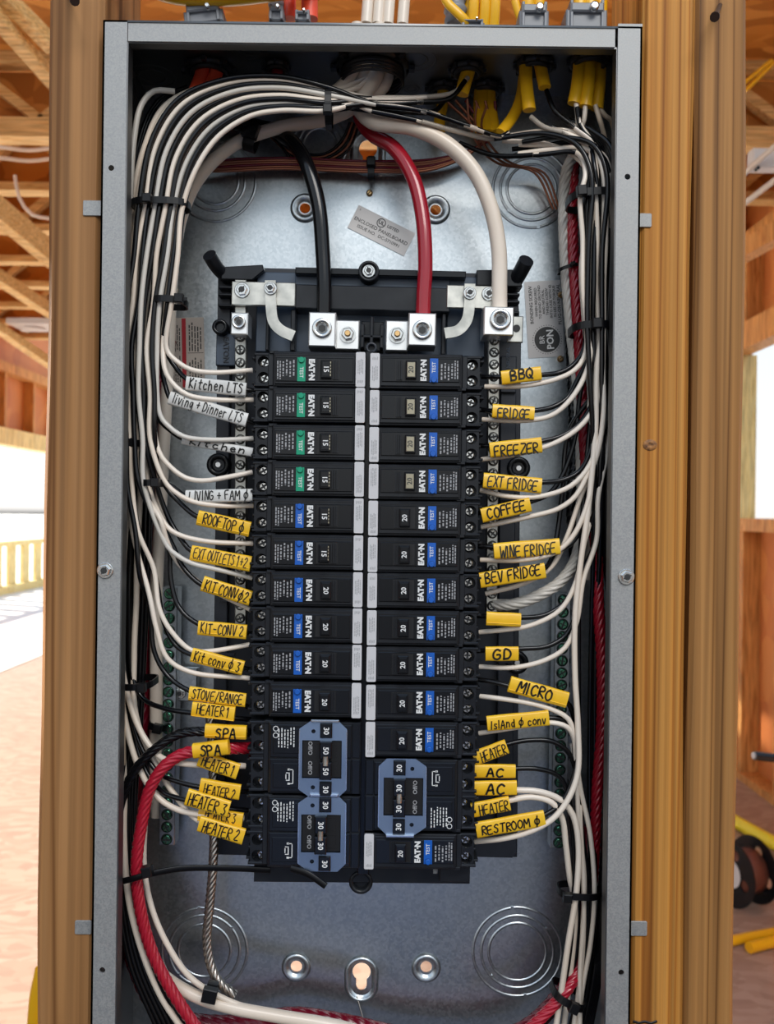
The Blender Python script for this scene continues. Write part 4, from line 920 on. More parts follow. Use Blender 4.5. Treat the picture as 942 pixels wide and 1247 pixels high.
# lower left heater and spa wires: they come down the gutter and turn in
def down_left(x, dep, last, y0=262, y1=820, drift=-6):
    pts = [(440, 95, 55), (386, 112, dep), (325, 100, dep), (255, 106, dep), (x+38, 135, dep), (x+12, 190, dep)]
    y = y0
    while y < y1: pts.append((x+random.uniform(-1, 1)+drift*(y-y0)/500.0, y, dep+random.uniform(-1, 1))); y += 60
    return pts+last
o = wire_thing('black wire of the upper HEATER 1 tag just below the stove tag', down_left(166, 44, [(166, 830, 44), (180, 858, 40), (205, 869, 34), (240, 874, 28), (280, 878, 28), (311, 880, 36)], y1=800), w_black, group='lower left branch wires')
sleeve(o, 240, 869, 292, 874, 18, 'HEATER 1', 'y', d=25, seed=21, yoff=0.1, ts=0.78, seam=0.42)
o = wire_thing('thick black stranded cable curving up from the bottom with a SPA tag', [(311, 896, 38), (285, 896, 30), (257, 896, 27), (225, 900, 28), (197, 918, 28), (172, 946, 30), (156, 985, 34), (151, 1030, 40), (154, 1080, 42), (162, 1130, 44), (178, 1180, 44), (205, 1225, 44), (250, 1262, 46)], w_black, r=0.0034, strands=7, n=42, pitch=0.045, name='stranded_cable', cat='cable', group='spa cables')
sleeve(o, 257, 895, 307, 896, 17, 'SPA', 'y', d=23, seed=22, thick=0.007, ts=0.52, yoff=-0.05)
o = wire_thing('thick bright red stranded cable curving up from the bottom with a SPA tag', [(311, 915, 36), (288, 916, 26), (262, 918, 22), (228, 925, 22), (206, 942, 22), (190, 970, 24), (182, 1010, 26), (177, 1060, 28), (182, 1110, 30), (198, 1165, 34), (225, 1215, 36), (258, 1262, 38)], w_bred, r=0.0043, strands=7, n=42, pitch=0.045, name='stranded_cable', cat='cable', group='spa cables')
sleeve(o, 243, 920, 286, 914, 18, 'SPA', 'y', d=17, seed=23, thick=0.009, ts=0.62, seam=0)
o = wire_thing('white wire passing through the lower HEATER 1 tag', down_left(158, 40, [(166, 870, 38), (184, 908, 34), (205, 930, 30), (232, 936, 26), (270, 937, 25), (306, 937, 34)]), w_white, r=0.0022, group='lower left branch wires')
sleeve(o, 250, 929, 298, 944, 20, 'HEATER 1', 'y', d=23, seed=24, ts=0.84, seam=0)
o = wire_thing('black wire inside the HEATER 2 tag right under HEATER 1', down_left(163, 48, [(164, 870, 44), (178, 915, 38), (200, 947, 33), (228, 959, 28), (275, 967, 28), (311, 968, 36)]), w_black, group='lower left branch wires')
sleeve(o, 252, 962, 301, 969, 19, 'HEATER 2', 'y', d=26, seed=25, yoff=-0.14, ts=0.8, seam=0)
o = wire_thing('black wire inside the tilted HEATER 3 tag', down_left(170, 50, [(168, 880, 46), (180, 935, 38), (205, 970, 32), (238, 981, 27), (275, 988, 28), (311, 991, 36)]), w_black, group='lower left branch wires')
sleeve(o, 236, 976, 288, 990, 21, 'HEATER 3', 'y', d=22, seed=26, ts=0.9, seam=0)
o = wire_thing('white wire inside the partly covered HEATER 3 tag', down_left(152, 42, [(160, 890, 40), (176, 940, 36), (198, 975, 32), (225, 992, 29), (262, 998, 28), (306, 1001, 34)]), w_white, r=0.0022, group='lower left branch wires')
sleeve(o, 251, 996, 305, 1003, 18, 'HEATER 3', 'y', d=28, seed=27, yoff=0.12, ts=0.72, seam=0.4)
o = wire_thing('white wire inside the lowest HEATER 2 tag', down_left(174, 46, [(172, 880, 42), (196, 935, 38), (222, 975, 34), (250, 1004, 30), (280, 1013, 28), (306, 1018, 34)]), w_white, r=0.0022, group='lower left branch wires')
sleeve(o, 252, 1008, 307, 1023, 20, 'HEATER 2', 'y', d=25, seed=28, ts=0.82, seam=0)
# runs in the left gutter that go past the breakers to the bottom
wire_thing('outermost grey-white wire straight down the left gutter', [(200, 118, 40), (175, 118, 36), (160, 135, 34), (152, 175, 32), (149, 245, 30), (147, 330, 32), (150, 460, 34), (150, 620, 36), (151, 760, 38), (154, 900, 40), (158, 1000, 56), (163, 1100, 60), (178, 1190, 62), (210, 1262, 62)], w_grey, r=0.0021, group='left gutter wires')
wire_thing('tan wire along the left edge of the gutter', [(175, 180, 60), (158, 240, 48), (151, 360, 44), (149, 480, 42), (150, 640, 40), (153, 780, 38), (156, 900, 38), (161, 980, 56), (166, 1100, 64), (190, 1200, 66), (225, 1262, 66)], w_tan, r=0.0021, group='left gutter wires')
for k in range(7):
    wire_thing('black wire deep in the left gutter running down to the bottom', [(215+6*k, 112+2*k, 66), (180+4*k, 130, 62), (156+3*k, 190, 58), (152+5*k, 330, 56), (150+5.5*k, 500, 56), (152+5*k, 700, 54), (154+4*k, 880, 50), (152+3.5*k, 1000, 42), (155+4*k, 1090, 40), (172+5*k, 1180, 40), (208+6*k, 1262, 42)], w_black, group='black wires deep in the left gutter')
wire_thing('white wire curving beside the bright red cable at the bottom left', [(163, 930, 48), (160, 1000, 40), (163, 1060, 36), (170, 1110, 36), (188, 1170, 38), (212, 1222, 40), (240, 1262, 40)], w_white, r=0.0024, group='left gutter wires')
wire_thing('pinkish white wire curving from the gutter along the bottom', [(186, 1000, 48), (186, 1060, 44), (196, 1110, 42), (216, 1155, 42), (246, 1196, 42), (290, 1222, 42), (350, 1240, 44), (420, 1256, 46)], w_white, r=0.0022, group='left gutter wires')
wire_thing('dark red feeder cable standing in the left gutter', [(200, 420, 82), (186, 470, 80), (174, 540, 78), (172, 620, 76), (175, 720, 76), (178, 830, 76), (178, 900, 76), (170, 980, 78), (162, 1050, 78), (162, 1110, 76), (178, 1180, 74), (215, 1240, 72), (300, 1252, 72), (370, 1240, 72), (430, 1246, 72), (520, 1262, 72), (640, 1256, 70), (690, 1215, 62), (716, 1165, 56), (724, 1100, 60), (730, 1000, 62)], w_dred, r=0.0064, strands=9, n=28, pitch=0.08, name='feeder_cable', cat='cable')
wire_thing('thick white feeder bending from the top over into the left gutter', [(440, 88, 60), (425, 125, 58), (390, 146, 58), (330, 158, 60), (275, 180, 62), (235, 218, 64), (214, 262, 68), (203, 330, 76), (200, 450, 80), (196, 600, 80), (193, 740, 74), (196, 860, 70), (197, 930, 76), (200, 1000, 86)], w_white, r=0.0048, n=16, name='feeder_cable', cat='cable')
# main feeders
wire_thing('thick black main feeder curving down to the left main lug', [(200, 150, 84), (255, 152, 84), (300, 158, 76), (332, 166, 66), (350, 182, 58), (364, 206, 50), (378, 250, 46), (385, 310, 44), (388, 360, 42), (388, 392, 42)], w_black, r=0.0054, n=20, name='feeder_cable', cat='cable')
wire_thing('thick red main feeder curving down to the right main lug', [(430, 92, 66), (425, 140, 66), (440, 163, 62), (468, 180, 56), (492, 215, 50), (505, 262, 46), (510, 320, 43), (509, 360, 42), (509, 392, 42)], w_red, r=0.0054, n=20, name='feeder_cable', cat='cable')
wire_thing('thick white main feeder arching to the neutral lug on the right', [(445, 92, 52), (425, 130, 48), (440, 148, 46), (490, 155, 44), (530, 172, 42), (566, 205, 42), (588, 250, 42), (599, 300, 42), (601, 350, 42), (602, 382, 42)], w_white, r=0.0056, n=20, name='feeder_cable', cat='cable')
for k, (dx_, dd) in enumerate(((-22, 0), (-8, 6), (8, 0), (20, 6))):
    wire_thing('%s thick white cable dropping inside from the large round connector' % ['leftmost', 'second', 'third', 'rightmost'][k], [(440+dx_*0.9, 30, 48+dd), (440+dx_, 82, 50+dd), (430+dx_*1.2, 106, 52+dd), (405+dx_*1.2, 124, 54+dd)], w_white, r=0.0045, n=14, name='feeder_cable', cat='cable', group='thick white cables in the large round connector')
# right gutter: circuits
XL = [(225, 699), (300, 700), (388, 702), (450, 705), (550, 706), (650, 704), (750, 703), (850, 704)]
def rx(c, y):
    g = max(0.0, (y-440)/44.9); return interp(XL, y) + 4.6*(c-0.78*g)
TR = [[(607, 162, 46), (640, 156, 40), (680, 154, 34), (706, 166, 32)], [(634, 138, 40), (650, 150, 36), (680, 158, 32), (706, 172, 30)], [(652, 105, 38), (663, 130, 34), (688, 150, 30), (712, 170, 28)],
      [(548, 172, 52), (590, 186, 46), (645, 184, 38), (690, 180, 32)], [(612, 178, 50), (655, 172, 44), (690, 168, 38), (712, 186, 34)], [(690, 125, 34), (694, 145, 34), (708, 165, 32)]]
def right_run(c, dep, tgt, exit_pts):
    pts = list(tgt); pts += [(lerp(702, 730, c/9), lerp(205, 185, c/9), dep)]
    y = 235; x0, y0, d0 = exit_pts[0]
    while y < y0-34: pts.append((rx(c, y)+random.uniform(-3.0, 3.0), y, dep+random.uniform(-2, 2))); y += 52
    return pts+exit_pts
RW = [
 [(708, 422, 26), (696, 444, 26), (672, 457, 27), (632, 466, 30), (586, 468, 36)],
 [(714, 425, 25), (706, 455, 25), (690, 482, 26), (668, 501, 27), (636, 508, 29), (584, 508, 36)],
 [(727, 462, 25), (720, 490, 25), (702, 515, 26), (672, 535, 27), (632, 548, 29), (584, 557, 36)],
 [(724, 530, 24), (716, 560, 25), (694, 586, 26), (656, 600, 27), (620, 601, 29), (584, 594, 36)],
 [(722, 545, 26), (714, 570, 26), (700, 598, 27), (680, 614, 28), (640, 626, 30), (586, 639, 36)],
 [(718, 590, 24), (710, 622, 24), (696, 650, 25), (676, 668, 26), (636, 678, 28), (586, 679, 36)],
 [(706, 600, 34), (690, 650, 34), (672, 686, 34), (640, 706, 34), (593, 720, 36)],
 [(712, 655, 25), (702, 706, 26), (684, 738, 27), (650, 757, 28), (620, 763, 30), (587, 767, 36)],
 [(712, 700, 25), (705, 752, 26), (692, 783, 27), (668, 799, 28), (630, 809, 30), (588, 809, 36)]]
RB = [
 [(706, 418, 33), (694, 438, 33), (678, 448, 32), (654, 452, 29), (620, 455, 28), (582, 456, 37)],
 [(710, 430, 34), (698, 458, 34), (686, 480, 33), (668, 491, 31), (644, 496, 28), (610, 498, 28), (580, 496, 37)],
 [(724, 440, 31), (720, 478, 31), (704, 508, 31), (684, 524, 30), (656, 533, 28), (620, 539, 28), (580, 540, 37)],
 [(722, 500, 32), (716, 545, 32), (704, 568, 32), (684, 579, 31), (656, 583, 28), (620, 584, 28), (580, 585, 37)],
 [(703, 470, 40), (697, 530, 40), (684, 572, 40), (668, 596, 38), (644, 607, 30), (612, 617, 28), (582, 622, 37)],
 [(716, 590, 32), (708, 635, 32), (698, 654, 31), (682, 664, 28), (640, 665, 28), (582, 662, 37)],
 [(690, 520, 42), (684, 590, 42), (678, 650, 40), (672, 677, 35), (660, 690, 28), (620, 695, 28), (582, 700, 37)],
 [(708, 670, 33), (702, 708, 33), (688, 730, 32), (666, 744, 30), (636, 748, 28), (582, 747, 37)],
 [(708, 700, 33), (704, 742, 33), (692, 768, 32), (670, 782, 30), (636, 786, 28), (582, 790, 37)]]
RSL = [(606, 457, 654, 450, 17, 'BBQ'), (596, 497, 647, 499, 17, 'FRIDGE'), (594, 545, 657, 537, 19, 'FREEZER'), (587, 582, 658, 587, 19, 'EXT FRIDGE'), (586, 625, 645, 610, 18, 'COFFEE'),
       (602, 668, 682, 660, 20, 'WINE FRIDGE'), (586, 704, 665, 690, 19, 'BEV FRIDGE'), (595, 750, 637, 751, 17, ''), (595, 793, 635, 792, 18, 'GD')]
rn = ['BBQ', 'FRIDGE', 'FREEZER', 'EXT FRIDGE', 'COFFEE', 'WINE FRIDGE', 'BEV FRIDGE', '', 'GD']
for i in range(9):
    c = i*1.0
    wire_thing('%s white wire from the top reaching the right column of breakers' % ordl[i], right_run(c, (23 if i % 2 == 0 else 34)+(i % 3)*2, TR[[3, 0, 1, 4, 1, 2, 0, 5, 1][i]], RW[i]), w_white, group='white wires to the right column of breakers')
    o = wire_thing('black wire entering the right column with the sleeve marked %s' % rn[i] if rn[i] else 'black wire entering the right column with a blank yellow sleeve', right_run(c+0.5, (34 if i % 2 == 0 else 24)+(i % 3)*2, TR[[0, 4, 2, 1, 3, 2, 4, 1, 5][i]], RB[i]), w_black, group='black wires to the right column of breakers')
    x0, y0, x1, y1, h, txt = RSL[i]
    sleeve(o, x0, y0, x1, y1, h, txt, 'y', d=26, seed=i+41, roll=0.06*(-1)**i, yoff=[0.08, -0.12, -0.14, -0.04, 0.05, -0.1, 0.12, 0, 0][i], ts=0.86 if len(txt) > 6 else (0.8 if len(txt) > 3 else 0.6), seam=0.3 if i in (7,) else 0)
o = wire_thing('black wire with the tilted sleeve marked MICRO', [(582, 824, 37), (605, 827, 32), (626, 832, 29), (660, 839, 28), (695, 849, 30), (704, 866, 34), (709, 910, 40), (712, 1000, 44), (716, 1090, 46), (712, 1170, 46), (690, 1225, 48), (655, 1262, 50)], w_black, group='lower right branch wires')
sleeve(o, 625, 829, 696, 847, 20, 'MICRO', 'y', d=24, seed=61, ts=0.62, th_=0.66, tx=-0.07, yoff=0.04, seam=0.30)
wire_thing('white wire just above the ISLAND sleeve curving down the gutter', [(590, 845, 36), (612, 847, 30), (645, 851, 27), (675, 858, 26), (698, 870, 26), (705, 890, 28), (709, 930, 34), (714, 1000, 38), (722, 1060, 38), (722, 1120, 38), (720, 1180, 40), (722, 1262, 42)], w_white, group='lower right branch wires')
o = wire_thing('black wire with the sleeve marked ISLAND conv', [(582, 878, 37), (600, 877, 29), (640, 873, 28), (674, 869, 28), (692, 871, 29), (703, 884, 32), (708, 930, 38), (720, 1020, 44), (727, 1090, 46), (724, 1170, 46), (706, 1262, 48)], w_black, group='lower right branch wires')
sleeve(o, 599, 878, 674, 869, 19, 'IslAnd @ conv', 'y', d=25, seed=62, ts=0.92, th_=0.5, yoff=-0.08, seam=0)
wire_thing('white wire just below the ISLAND sleeve curving down the gutter', [(590, 890, 36), (612, 886, 30), (645, 880, 27), (678, 875, 26), (697, 880, 26), (706, 896, 30), (714, 950, 36), (728, 1010, 38), (735, 1080, 38), (732, 1140, 40), (723, 1200, 42), (718, 1262, 44)], w_white, group='lower right branch wires')
o = wire_thing('black wire with the short tilted HEATER sleeve above the two AC sleeves', [(582, 913, 37), (600, 912, 29), (623, 903, 28), (650, 897, 29), (680, 898, 30), (700, 912, 32), (711, 945, 36), (718, 1010, 42), (730, 1080, 44), (728, 1160, 44), (715, 1262, 46)], w_black, group='lower right branch wires')
sleeve(o, 584, 921, 624, 905, 18, 'HEATER', 'y', d=26, seed=63, ts=0.78, tx=0.07, yoff=-0.05, seam=0)
o = wire_thing('black wire with the upper AC sleeve', [(582, 936, 37), (600, 936, 29), (634, 932, 28), (665, 932, 29), (688, 940, 32), (700, 960, 34), (706, 1000, 38), (710, 1080, 40), (706, 1160, 42), (690, 1262, 44)], w_black, group='lower right branch wires')
sleeve(o, 584, 936, 635, 935, 17, 'AC', 'y', d=26, seed=64, ts=0.42, th_=0.6, yoff=-0.05, seam=0)
o = wire_thing('white wire with the lower AC sleeve', [(582, 958, 37), (600, 958, 29), (636, 958, 28), (664, 959, 28), (690, 968, 30), (706, 986, 31), (714, 1020, 32), (713, 1080, 32), (705, 1140, 34), (698, 1200, 38), (690, 1262, 40)], w_white, r=0.0022, group='lower right branch wires')
sleeve(o, 584, 957, 637, 955, 18, 'AC', 'y', d=25, seed=65, ts=0.45, th_=0.66, seam=0)
o = wire_thing('white wire with the HEATER sleeve under the AC sleeves', [(582, 980, 37), (600, 978, 29), (628, 971, 28), (655, 966, 28), (680, 972, 29), (693, 990, 32), (699, 1025, 36), (704, 1060, 40), (712, 1100, 44), (708, 1180, 44), (700, 1262, 46)], w_white, r=0.0022, group='lower right branch wires')
sleeve(o, 583, 984, 629, 974, 18, 'HEATER', 'y', d=24, seed=66, ts=0.78, tx=0.07, yoff=-0.06, seam=0)
o = wire_thing('black wire with the long RESTROOM sleeve, lowest on the right', [(582, 1008, 37), (600, 1006, 29), (640, 998, 28), (671, 988, 28), (690, 974, 30), (703, 950, 31), (710, 915, 32), (710, 850, 32), (708, 770, 33), (707, 700, 34), (710, 600, 36), (716, 500, 36), (724, 388, 36), (728, 260, 34), (722, 195, 34), (700, 165, 36), (660, 150, 40)], w_black, group='lower right branch wires')
sleeve(o, 589, 1008, 672, 991, 20, 'RESTROOM @', 'y', d=25, seed=67, ts=0.86, th_=0.5, yoff=-0.05, seam=0)
wire_thing('long white wire crossing under the RESTROOM sleeve to the lowest right breaker', [(588, 1022, 36), (625, 1017, 29), (655, 1008, 26), (682, 992, 25), (700, 968, 25), (711, 935, 25), (710, 880, 25), (705, 820, 24), (703, 750, 24), (707, 690, 24), (716, 610, 24), (722, 520, 24), (722, 440, 24), (728, 388, 25), (726, 300, 25), (726, 235, 25), (722, 195, 27), (704, 176, 30), (660, 178, 36), (620, 184, 44)], w_white, r=0.0021, group='white wires to the right column of breakers')
wire_thing('thick white stranded neutral cable landing on the right neutral bar', [(604, 733, 52), (628, 732, 46), (655, 722, 44), (682, 705, 44), (700, 680, 46), (708, 645, 50), (706, 560, 58), (700, 470, 64), (690, 400, 66), (681, 320, 66), (677, 250, 66), (680, 200, 66), (700, 165, 66)], w_grey, r=0.0043, strands=7, n=42, pitch=0.05, name='stranded_cable', cat='cable')
wire_thing('red stranded cable running down the right gutter from the top', [(690, 150, 72), (687, 210, 68), (689, 290, 62), (695, 360, 58), (702, 440, 58), (708, 520, 54), (716, 600, 52), (727, 665, 42), (731, 730, 40), (737, 800, 42), (739, 870, 44), (735, 960, 46), (733, 1040, 50), (730, 1100, 56)], w_red, r=0.0043, strands=7, n=42, pitch=0.045, name='stranded_cable', cat='cable')
wire_thing('bright red stranded cable sweeping along the bottom right corner', [(725, 1130, 62), (722, 1165, 50), (706, 1197, 40), (680, 1228, 38), (650, 1256, 38), (600, 1280, 38)], w_bred, r=0.0042, strands=7, n=42, pitch=0.045, name='stranded_cable', cat='cable')
wire_thing('black stranded cable alongside the red one in the right gutter', [(690, 190, 74), (684, 300, 74), (688, 400, 72), (693, 480, 70), (697, 560, 64), (694, 600, 60), (700, 680, 62)], w_black, r=0.0036, strands=7, n=24, pitch=0.04, name='stranded_cable', cat='cable')
for k in range(6):
    wire_thing('black wire against the right side wall running the height of the panel', [(680+5*k, 140+2*k, 50-3*k), (716+3*k, 170, 42-3*k), (729+2.2*k, 210, 40-4*k), (730+2.6*k, 330, 38-4*k), (732+2.7*k, 480, 38-4*k), (733+2.8*k, 640, 40-4*k), (745+0.5*k, 740, 44-5*k), (746+0.6*k, 850, 44-5*k), (746+0.8*k, 950, 46-5*k), (742+1.8*k, 1080, 46-5*k), (737+1.5*k, 1180, 46), (722+2*k, 1262, 48)], w_black, group='black wires along the right side wall')
for k in range(2):
    wire_thing('%s black wire showing between the whites of the upper right bundle' % ['left', 'right'][k], [(590+34*k, 166+3*k, 40), (650+20*k, 158+4*k, 32), (690+20*k, 170, 24), (709+19*k, 205, 20), (708+17*k, 300, 20.5), (709+18*k, 388, 20.5), (715+14*k, 470, 22), (722+10*k, 560, 26), (723+8*k, 660, 34), (723+6*k, 760, 42), (724+6*k, 880, 46), (727+6*k, 1000, 48), (731+4*k, 1090, 44), (726+5*k, 1180, 46), (714+6*k, 1262, 48)], w_black, group='black wires between the whites at the upper right')
wire_thing('single white wire of the bottom right bundle nearest the side wall', [(703, 900, 40), (712, 940, 40), (716, 1000, 38), (722, 1080, 36), (722, 1160, 40), (712, 1262, 44)], w_white, group='lower right branch wires')
for k in range(2):
    wire_thing('white wire crossing other wires in the upper right bundle', [(600+20*k, 168+4*k, 44), (660+10*k, 172+3*k, 40), (700+7*k, 196, 36), (706+8*k, 260, 34+4*k), (712+5*k-12*(k == 0), 320, 34), (704+9*k, 372, 36), (709+7*k, 420, 40), (716+5*k, 500, 46), (719+3*k, 600, 50), (716+2*k, 700, 52)], w_white, group='white wires crossing in the upper right bundle')
# bottom white cable, bare ground braid
wire_thing('white printed cable lying along the bottom towards the right', [(206, 1190, 60), (232, 1208, 48), (262, 1222, 44), (300, 1232, 42), (350, 1240, 42), (420, 1250, 42), (480, 1264, 42)], w_white, r=0.0046, n=16, name='stranded_cable', cat='cable')
wire_thing('bare twisted ground conductor hanging behind the heater tags', [(256, 850, 60), (262, 880, 58), (267, 940, 56), (270, 1000, 52), (270, 1060, 50), (267, 1110, 52), (265, 1150, 54), (270, 1180, 54), (283, 1204, 52), (300, 1216, 54)], w_gnd, r=0.0036, strands=6, n=36, pitch=0.028, name='ground_conductor', cat='wire')
wire_thing('thin bare wire hanging from the lower keyhole', [(449, 1214, 97), (454, 1230, 94), (460, 1250, 90)], w_gnd, r=0.0006, name='ground_conductor', cat='wire')
# bare copper grounds crossing at the back near the top
for k in range(6):
    wire_thing('bare copper ground wire crossing behind the feeders near the top', [(180, 260, 88), (205, 222-2*k, 86), (250, 203+2.2*k, 84), (330, 196+2.6*k, 84), (441, 197+2.6*k, 84), (520, 192+2.4*k, 84), (570, 176, 82), (590-4*k, 160, 76), (590-12*k, 120, 70)], w_cu if k % 3 else w_dred, r=0.0011, group='bare copper grounds near the top')
for k in range(5):
    wire_thing('thin dark wire looping behind the black main feeder', [(300, 150, 86), (325+3*k, 176+3*k, 88), (350, 188+4*k, 90), (385, 189+3*k, 90), (405+2*k, 172+3*k, 88), (414+3*k, 150, 84)], w_cu if k % 2 else w_black, r=0.0010, group='thin loops behind the black feeder')
for k in range(3):
    wire_thing('bare copper ground tail below the yellow cables', [(556+12*k, 118+4*(k % 3), 52), (560+7*k, 150, 60), (575+8*k, 180, 70), (596+9*k, 196, 80), (640+6*k, 206, 84), (664+4*k, 250, 88)], w_cu, r=0.0009, group='bare copper tails under the yellow cables')
# ------------------------------------------------------------------ cables and connectors entering through the top
wl_ = ['large black ring connector on the left with an orange-red cable', 'small ring connector with a red cable, second from the left', 'large threaded ring connector holding the thick white cables',
       'front black clamp right of centre with one yellow cable', 'rear black clamp behind the front yellow one, left side', 'rear black clamp holding three yellow cables', 'black clamp holding two yellow cables near the right corner', 'black clamp holding three yellow cables in the right corner']
for i, (c, r) in enumerate(CP):
    t = top('cable_connector', wl_[i], 'connector', T(c) @ Matrix.Rotation(PI, 4, 'X'))
    m_ = MB().lathe([(r*0.8, -0.014), (r*0.95, -0.014), (r*0.95, 0.006), (r*0.78, 0.006), (r*0.78, -0.014)], n=32, cap0=False, cap1=False); part('threaded_body', m_, conn_b, t)
    m_ = MB().lathe([(r*1.2, 0.0008), (r*1.2, 0.004), (r*0.92, 0.004), (r*0.92, 0.0008)], n=24, cap0=False, cap1=False)
    for k in range(8):
        a = 2*PI*k/8; m_.add([(x*math.cos(a)-y*math.sin(a), x*math.sin(a)+y*math.cos(a), z) for x, y, z in [(r*1.1, -r*.12, .0008), (r*1.38, -r*.12, .0008), (r*1.38, r*.12, .0008), (r*1.1, r*.12, .0008), (r*1.1, -r*.12, .004), (r*1.38, -r*.12, .004), (r*1.38, r*.12, .004), (r*1.1, r*.12, .004)]], [(0, 3, 2, 1), (4, 5, 6, 7), (0, 1, 5, 4), (1, 2, 6, 5), (2, 3, 7, 6), (3, 0, 4, 7)])
    part('locknut', m_, conn_b, t)
    if i == 2:
        m_ = MB()
        for q in range(4): m_.lathe([(r*0.98, 0.005+q*0.0025), (r*1.06, 0.006+q*0.0025), (r*0.98, 0.0072+q*0.0025)], n=36, cap0=False, cap1=False)
        part('bushing', m_, conn_b, t)
def ycable(label, pts, m=w_yel, r=0.0050, flat=(0.70, 0.98), g='yellow cables entering the top of the panel', name='jacketed_cable'):
    sp_ = smooth_path([P(x, y, d*mm) for x, y, d in pts], 0.004); m_ = MB().tube(sp_, r, 14, flat=flat)
    o = top(name, label, 'cable', data=m_.mesh(name, m), group=g); return o
ycable('yellow cable ending just inside the front clamp right of centre', [(556, -20, 53), (557, 40, 53), (557, 80, 53), (552, 100, 50), (549, 113, 49)], r=0.0052)
ycable('yellow cable hanging deepest behind the front clamp', [(524, 30, 86), (526, 100, 86), (526, 125, 84), (523, 145, 80), (524, 170, 76)], r=0.0045)
for k in range(3): ycable('%s of three yellow cables from the rear clamp' % ['left', 'middle', 'right'][k], [(570+7*k, 30, 82), (571+6*k, 100, 82), (570+8*k, 130, 74), (573+9*k, 158, 66)], r=0.0042)
ycable('yellow cable bent diagonally down to the left', [(632, -20, 50), (626, 60, 56), (622, 110, 60), (614, 135, 54), (598, 158, 46)], r=0.0042)
ycable('yellow cable at the left of the clamp near the right corner', [(628, -20, 44), (626, 60, 46), (627, 95, 42), (632, 130, 38)], r=0.0048)
ycable('yellow cable at the right of the clamp near the right corner', [(640, -20, 46), (641, 60, 48), (645, 80, 44), (650, 102, 40)], r=0.0046)
for k in range(3): ycable('%s of the three yellow cables in the right corner' % ['left', 'middle', 'right'][k], [(690+13*k, -20, 46+6*(k == 2)), (692+12*k, 60, 42+6*(k == 2)), (690+13*k, 95, 38+6*(k == 2)), (686+14*k, 121+3*k, 36+6*(k == 2))], r=0.0048)
for k, (x, y, d, ex, ey) in enumerate(((688, 122, 36, 692, 150), (700, 126, 36, 696, 152), (712, 128, 38, 722, 152), (716, 130, 42, 732, 140))):
    wire_thing('%s short pale wire tail leaving the yellow cables in the right corner' % ['leftmost', 'second', 'third', 'rightmost'][k], [(x, y-6, d), ((x+ex)/2+1, (y+ey)/2, d), (ex, ey, d+4), (ex+6, ey+22, d+10)], w_white if k < 2 else w_tan, r=0.0018, group='pale tails in the right corner')
for k in range(2): ycable('%s orange-red cable entering through the large left connector' % ['left', 'right'][k], [(232+18*k, 20, 58), (234+18*k, 85, 58), (228+16*k, 108, 54), (222+12*k, 122, 52)], orange, 0.005, g='orange-red cables in the left connector')
ycable('dark red cable in the small second connector', [(324, 30, 60), (324, 92, 60), (322, 104, 62), (310, 118, 66)], w_red, 0.005, g=None)
# above the enclosure
def above(label, x0, x1, y0, y1, d, m, name, cat, r, flat=(1, 1), g=None, n=14, ribs=False):
    pts = [P(x0, y0, d*mm), P((x0+x1)/2, (y0+y1)/2, d*mm), P(x1, y1, d*mm)]
    sp_ = smooth_path(pts, 0.002)
    rads = [r*(1+0.12*math.sin(i*1.6)) for i in range(len(sp_))] if ribs else None
    m_ = MB().tube(sp_, r, n, flat=flat, rads=rads); return top(name, label, cat, data=m_.mesh(name, m), group=g)
ycable('fat glossy yellow cable hanging in a curve above the top left of the panel', [(90, -60, 30), (150, -22, 28), (190, -6, 26), (240, -3, 26), (300, -9, 26), (345, -20, 28), (380, -50, 30)], r=0.0095, flat=(1, 0.9), g=None)
above('left translucent red tube rising above the panel top', 336, 338, -30, 26, 50, orange, 'flexible_tube', 'tube', 0.0045)
above('right bright red tube rising above the panel top', 360, 362, -30, 26, 44, orange, 'flexible_tube', 'tube', 0.0060)
above('grey ribbed conduit above the left half of the panel top', 319, 322, -30, 26, 50, conn, 'ribbed_conduit', 'conduit', 0.0055, ribs=True)
above('grey ribbed conduit above the panel top right of centre', 536, 540, -30, 28, 50, conn, 'ribbed_conduit', 'conduit', 0.0078, ribs=True)
for k, x in enumerate((432, 446, 458, 476)): above('pale cable standing above the centre connector, %s' % ['leftmost', 'second', 'third', 'rightmost'][k], x+2, x-1, -30, 30, 48, w_white, 'feeder_cable', 'cable', 0.0042, g='pale cables above the centre connector')
ycable('thin yellow cable sloping across the grey ribbed conduit', [(520, -30, 38), (528, 0, 38), (540, 12, 38), (552, 24, 40), (556, 34, 50)], r=0.0035)
for k, x in enumerate((560, 574, 586)): ycable('%s upright yellow cable above the panel top' % ['left', 'middle', 'right'][k], [(x, -40, 46), (x+1, 0, 46), (x, 30, 50)], r=0.0040)
ycable('yellow cable just left of the grey clamp above the top', [(606, -40, 46), (612, 0, 46), (620, 24, 48)], r=0.0030)
def clamp(px, py, d, wpx, hpx, label, ang=0.0):
    s = S(d*mm); t = top('cable_clamp', label, 'cable clamp', frame(px, py, d*mm, ang)); w2, h2 = wpx*s/2, hpx*s/2
    part('clamp_body', MB().box(-w2, w2, -h2, h2*0.4, -0.018, 0, 0, 0.001), conn, t); part('clamp_bar', MB().box(-w2*0.8, w2*0.8, h2*0.1, h2*0.75, -0.004, 0.003, 0, 0.001), conn, t)
    for sx in (-1, 1): part('clamp_ear', MB().box(sx*w2*0.75-0.001, sx*w2*0.75+0.001, -h2, h2, -0.012, 0.002, 0, 0.0004), conn, t)
    m_ = MB().lathe([(h2*0.32, 0), (h2*0.32, 0.004), (h2*0.2, 0.0045)], n=14); part('clamp_screw', m_, steel, t, T((w2*0.3, h2*0.35, 0.002)))
